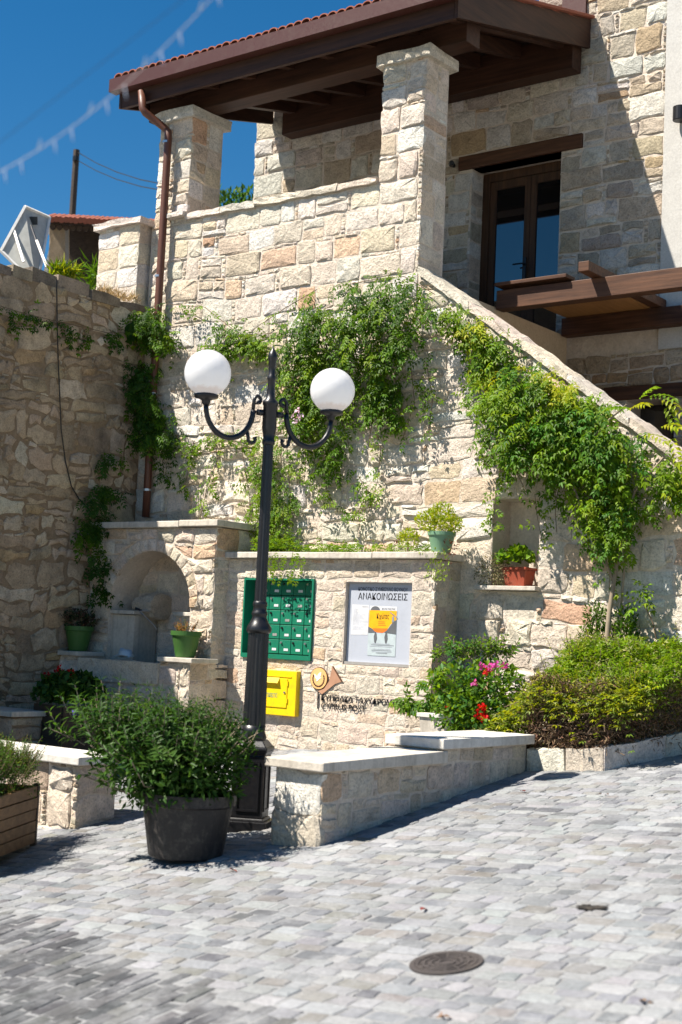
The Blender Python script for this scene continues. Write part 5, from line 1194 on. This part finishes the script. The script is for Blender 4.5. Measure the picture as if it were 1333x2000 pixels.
# plants on the post wall
q = onY(862, 1078, YM + .12); q.z = 2.317
t = thing('flower_pot', q, 'pale green pot with yellow green succulent on the corner of the post wall', 'potted plant')
pot(t, q, .085, .125, .19, PALEPOT)
lv = Leaves(14); st = MB(); PYG = [(.32, .38, .018), (.40, .42, .02), (.22, .33, .02)]
for dx, dz, rr in ((-.02, .28, .16), (-.15, .29, .12), (.10, .26, .11), (.0, .36, .12)): blob(lv, q + Vector((dx, -.01, dz)), (rr, rr, rr * .8), 420, PYG, .028, .013, up=.6, shell=.5)
for i in range(160):
    a = lv.r.uniform(-.2, .1); lv.add(q + Vector((.06 + lv.r.normal(0, .07), -.16 + lv.r.normal(0, .03), -.05 + a)), Vector((lv.r.normal(0, .4), -.3, -.8)), unit(lv.r), .03, .013, cvar(lv.r, PYG[2]))
for i in range(60): lv.add(q + Vector((.17 + lv.r.normal(0, .05), -.08, .06 + lv.r.normal(0, .05))), unit(lv.r), unit(lv.r), .03, .012, cvar(lv.r, (.14, .05, .03)))
lv.build('foliage', t)
q = onY(797, 1075, YM + .10); q.z = 2.315
t = thing('small_succulent', q, 'small yellow green succulent on the post wall left of the pale pot', 'plant')
lv = Leaves(15); blob(lv, q + Vector((0, 0, .11)), (.11, .09, .12), 420, PYG, .026, .013, up=.6, shell=.4, low=-.5)
for i in range(26): lv.add(q + Vector((-.09 + lv.r.normal(0, .02), -.05, .10 + lv.r.normal(0, .02))), unit(lv.r), unit(lv.r), .025, .010, cvar(lv.r, (.18, .04, .04)))
lv.build('foliage', t); MB().tube([q, q + Vector((0, 0, .1))], .008, 5).build('stem', TWIG, t)
# hedge in the bed
hg = thing('hedge', (-5.4, 10.4, .7), 'wide hedge, green on top and brown dry twigs below, in the planting bed', 'hedge')
lv = Leaves(16); dv = Leaves(17); st = MB(); r = lv.r
def hedge_top(x, y):
    t = min(1, max(0, (x + 6.10) / .55)); return .78 + .20 * t + (.54 * t) * min(1, max(.16, (y - 9.66) / .85)) ** .75 + .10 * noise.noise(Vector((x * 3.6, y * 3.6, 1)))
for i in range(9000):
    x = r.uniform(-6.05, -4.0); y = r.uniform(9.78, 10.85)
    xf = -4.86 + (y - 9.75) * .42                                # the bed narrows along the kerb
    if x > xf + .12: continue
    z0 = hedge_top(x, y); z = z0 + .02 - abs(r.normal(0, .10)); e = min(1, max(0, (y - 9.62) / .7))
    pal_ = G_LITE if e > .55 else (G_YEL if r.random() < .5 else (.13, .19, .025))
    if r.random() < .15: pal_ = (.28, .30, .11)
    frond(lv, (x, y, z), Vector((r.normal(0, .5), -.3 + r.normal(0, .4), .35 + r.normal(0, .3))), Vector((0, -.4, 1)), .075 * r.uniform(.6, 1.2), 2, .040, .015, cvar(r, pal_, .2))
for i in range(6500):                                            # dry lower growth facing the street
    t = r.random(); x, y = (-5.58 + .68 * t / .45, 9.80) if t < .45 else (-4.93 + .46 * (t - .45) / .55, 9.82 + 1.05 * (t - .45) / .55)
    zt = hedge_top(min(x, -4.9), 9.75) ; z = r.uniform(.765, zt + .17); inn = abs(r.normal(0, .07)); x -= inn * .6; y += inn
    c = [(.16, .10, .06), (.22, .15, .09), (.10, .065, .045), (.13, .075, .05)][int(r.integers(4))]
    if z > 1.0 and r.random() < .4: c = [(.20, .22, .03), (.26, .25, .035)][int(r.integers(2))]
    dv.add((x, y, z), unit(r) + Vector((.1, -.3, -.1)), unit(r), r.uniform(.03, .065), .012, cvar(r, c, .25))
for i in range(700):
    t = r.random(); x, y = (-5.6 + .7 * t / .45, 9.82) if t < .45 else (-4.92 + .46 * (t - .45) / .55, 9.84 + 1.05 * (t - .45) / .55)
    z = r.uniform(.79, 1.14); p = Vector((x - .06, y + .06, z)); d = (unit(r) + Vector((.15, -.3, .1))).normalized() * r.uniform(.08, .2); st.tube([p, p + d * .5 + unit(r) * .012, p + d], .0035, 4, cap=False)
for i in range(60): st.tube([(r.uniform(-6.0, -4.95), r.uniform(9.9, 10.7), .6), (r.uniform(-6.0, -4.95), r.uniform(9.9, 10.7), 1.1)], .008, 5, cap=False)
for k in range(26):
    x = r.uniform(-5.75, -4.75); y = r.uniform(9.95, 10.75)
    sprigs(lv, st, (x, y, hedge_top(x, y) - .08), (.09, .09, .05), 7, r.uniform(.10, .22), .042, .015, [G_LITE, G_YEL, (.26, .29, .09)], 6, rs=.0025)
lv.build('green_growth', hg); dv.build('dry_growth', hg, DRY); st.build('twigs', TWIG, hg, kind='stuff')
# rose and geranium bush left of the hedge
rb = thing('flowering_bush', (-6.35, 10.1, .65), 'loose green bush with pink and red flowers between post wall and hedge', 'bush')
lv = Leaves(18); st = MB(); PR = [G_MID, G_LITE, (.06, .16, .03), (.11, .21, .03)]
for c, rad, n in ((onY(900, 1350, 10.05), (.28, .25, .24), 650), (onY(960, 1340, 10.15), (.28, .25, .22), 650), (onY(930, 1390, 9.95), (.30, .2, .16), 500), (onY(900, 1395, 9.9), (.22, .18, .16), 350)): blob(lv, c, rad, n, PR, .055, .034, up=.2, shell=.35, lobes=6)
for c in (onY(930, 1290, 10.2), onY(970, 1290, 10.3), onY(895, 1290, 10.2)): sprigs(lv, st, c, (.16, .14, .08), 26, .14, .05, .03, PR, 4)
for pts, n in (([(870,1370),(840,1368),(810,1372),(788,1362)], 46), ([(880,1340),(866,1310),(868,1290)], 12), ([(860,1375),(845,1350),(842,1332)], 16)): strand(lv, st, pts, lambda x, y, d: onY(x, y, 10.15 - d), n, PR, L=.10, ll=.055, lw=.026, rad=.003)
st.tube([onY(902, 1400, 10.1), onY(904, 1330, 10.2), onY(905, 1270, 10.2)], .008, 5)
for px, py in ((930, 1400), (890, 1400), (960, 1395)): b = onY(px, py, 10.05); st.tube([(b.x, b.y, .6), tuple(b), tuple(b + Vector((.03, .05, .25)))], .007, 5)
lv.build('foliage', rb); st.build('stems', BARK, rb, kind='stuff')
fl = Leaves(19)
for px, py, c, n, s_ in ((944,1301,(.55,.06,.34),12,.024), (958,1303,(.55,.06,.34),18,.026), (968,1298,(.60,.09,.38),14,.024), (987,1301,(.55,.06,.34),14,.024), (928,1333,(.55,.10,.34),16,.022), (951,1312,(.60,.03,.03),14,.02), (942,1383,(.62,.010,.012),26,.028), (946,1400,(.62,.010,.012),28,.030), (938,1396,(.62,.010,.012),26,.03), (874,1380,(.6,.06,.02),10,.016)):
    p = onY(px, py, 9.80)
    for i in range(n): fl.add(p + unit(fl.r) * s_, unit(fl.r), unit(fl.r), .030, .026, cvar(fl.r, c, .15))
fl.build('flowers', rb, PETAL)
tq = onY(858, 1402, 10.0); tr_ = thing('white_trough', (tq.x, tq.y, .6), 'small white planting trough at the foot of the post wall corner', 'trough')
MB().hexa([(tq.x - .10, 9.92, .60), (tq.x + .16, 9.92, .60), (tq.x + .16, 10.10, .60), (tq.x - .10, 10.10, .60), (tq.x - .13, 9.90, tq.z - .0), (tq.x + .2, 9.90, tq.z), (tq.x + .2, 10.12, tq.z), (tq.x - .13, 10.12, tq.z)]).build('body', SLAB, tr_)
MB().box((tq.x - .15, 9.885, tq.z + .002), (tq.x + .21, 10.13, tq.z + .035)).build('rim', SLAB_WHITE, tr_, bevel=.004)
# weeds and small shrubs against the stair wall
sw = thing('wall_shrub', onY(1170, 1240, YF - .1), 'dark green shrub beside the vine trunk at the foot of the stair wall', 'shrub')
lv = Leaves(20); st = MB()
for px, py in ((1165, 1205), (1160, 1240), (1220, 1215), (1225, 1245)): blob(lv, onY(px, py, YF - .14), (.12, .08, .14), 240, [G_DEEP, G_MID], .04, .016, up=.6, shell=.2)
st.tube([onY(1170, 1290, YF - .14), onY(1165, 1200, YF - .12)], .008, 5); lv.build('foliage', sw); st.build('stem', TWIG, sw)
s2 = thing('wall_shrub', onY(1265, 1210, YF - .1), 'single pale leafed sapling against the shaded stair wall', 'shrub')
lv = Leaves(22); st = MB(); b = onY(1283, 1250, YF - .10)
for i in range(16): frond(lv, onY(1255 + lv.r.normal(0, 13), 1165 + lv.r.normal(0, 9), YF - .15), Vector((lv.r.normal(0, .6), -.4, lv.r.normal(0, .3))), Vector((0, -.6, 1)), .12, 3, .055, .024, cvar(lv.r, G_LITE))
st.tube([b, onY(1275, 1215, YF - .11), onY(1258, 1180, YF - .14)], .006, 5); lv.build('foliage', s2); st.build('stem', TWIG, s2)
# plants on and behind the boundary wall
wt = thing('wall_top_plant', onX(130, 535, XL - .3), 'strappy yellow green plant on top of the boundary wall beside the solar panel', 'plant')
lv = Leaves(23)
for i in range(260):
    p = onX(lv.r.uniform(100, 152), lv.r.uniform(522, 548), XL - .35); lv.add(p, unit(lv.r) + Vector((0, 0, .5)), unit(lv.r), lv.r.uniform(.08, .2), .022, cvar(lv.r, G_YEL if lv.r.random() < .5 else G_MID))
lv.build('foliage', wt)
dg = thing('dry_grass_tuft', onX(225, 575, XL - .2), 'straw coloured dry grass at the foot of the corner pillar', 'grass')
lv = Leaves(24)
for i in range(420):
    p = onX(lv.r.uniform(195, 272), 572 + lv.r.uniform(0, 22), XL - .1 + lv.r.uniform(-.1, .1)); p.z = 5.1 + lv.r.uniform(0, .03); lv.add(p, unit(lv.r) + Vector((.2, -.3, .9)), unit(lv.r), lv.r.uniform(.06, .16), .006, cvar(lv.r, (.45, .32, .16)))
lv.build('blades', dg, DRY)
ag = thing('agave', deep(186, 520, 17), 'spiky green plant under the shed roof behind the corner pillar', 'plant')
lv = Leaves(25); c = deep(188, 535, 16.5)
for i in range(90): lv.add(c + unit(lv.r) * .08 + Vector((0, 0, lv.r.uniform(-.2, .1))), unit(lv.r) + Vector((0, 0, .4)), unit(lv.r), .22, .03, cvar(lv.r, G_MID))
lv.build('foliage', ag)
bt = thing('tree', deep(462, 420, 24), 'green treetop showing over the terrace parapet between the columns', 'tree')
lv = Leaves(26); c = deep(465, 440, 24)
blob(lv, c, (.75, .75, .55), 1700, [G_DEEP, G_MID, (.05, .12, .02)], .13, .05, up=.3, shell=.5, lobes=8); lv.build('crown', bt)
MB().tube([(c.x, c.y, 2.0), (c.x + .05, c.y, 4.5), tuple(c)], [.14, .11, .05], 8).build('trunk', BARK, bt)
# fallen leaves on the setts
for i, (px, py, c_, w_) in enumerate(((1025, 1549, (.20, .03, .02), 'dark red fallen leaf on the setts below the bed kerb'), (1183, 1556, (.18, .10, .07), 'brown curled leaf on the setts at right'), (826, 1780, (.25, .04, .03), 'small red leaf on the setts above the manhole cover'), (866, 1992, (.30, .13, .03), 'orange brown leaf at the bottom edge of the street'), (1258, 1965, (.30, .16, .06), 'tan leaf near the lower right corner of the street'), (455, 1704, (.22, .05, .03), 'dark red leaf on the setts beside the black tub'))):
    p = ground_at(px, py); lv = Leaves(40 + i)
    for k in range(3): lv.add(p + Vector((lv.r.normal(0, .012), lv.r.normal(0, .012), .014 + .003 * k)), Vector((lv.r.normal(0, 1), lv.r.normal(0, 1), .0)), Vector((0, 0, 1)), .038, .022, cvar(lv.r, (c_[0] * .6, c_[1] * .6, c_[2] * .6)))
    o = lv.build('fallen_leaf', None, DRY, kind=None); tag(o, w_, 'leaf', 'fallen leaves on the street')

tq = ground_at(1150, 1777); pr_ = random.Random(6); m = MB()
pts = []
for i in range(18):
    th = 2 * math.pi * i / 18; q_ = (.025 + .055 * pr_.random()) * (1.4 if math.cos(th) > .3 else 1); x, y = tq.x + q_ * math.cos(th), tq.y + q_ * .7 * math.sin(th); pts.append((x, y, gz(x, y) + .012))
m.prism(pts, (0, 0, .004)); o = m.build('tar_patch', INKG); tag(o, 'small dark tar patch stuck on the setts right of the manhole', 'patch')
o.data.materials[0] = BLACKPOT

lq = onY(25, 1390, 8.75); lz = gz(lq.x, lq.y)
le = thing('stone_ledge', (lq.x - .5, 8.9, lz), 'stone ledge with grey slab at the left edge under the boundary wall', 'ledge')
MB().box((XL + .03, 8.80, lz - .3), (lq.x - .05, 9.15, lq.z - .055)).build('ledge_core', MORTAR_OLD, le)
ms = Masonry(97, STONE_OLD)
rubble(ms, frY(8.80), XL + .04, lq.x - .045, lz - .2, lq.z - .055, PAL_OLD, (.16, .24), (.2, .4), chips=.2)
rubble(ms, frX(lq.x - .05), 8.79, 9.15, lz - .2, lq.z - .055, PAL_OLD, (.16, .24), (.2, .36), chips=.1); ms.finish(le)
MB().box((XL + .03, 8.74, lq.z - .05), (lq.x, 9.2, lq.z)).build('top_slab', SLAB, le, bevel=.006)
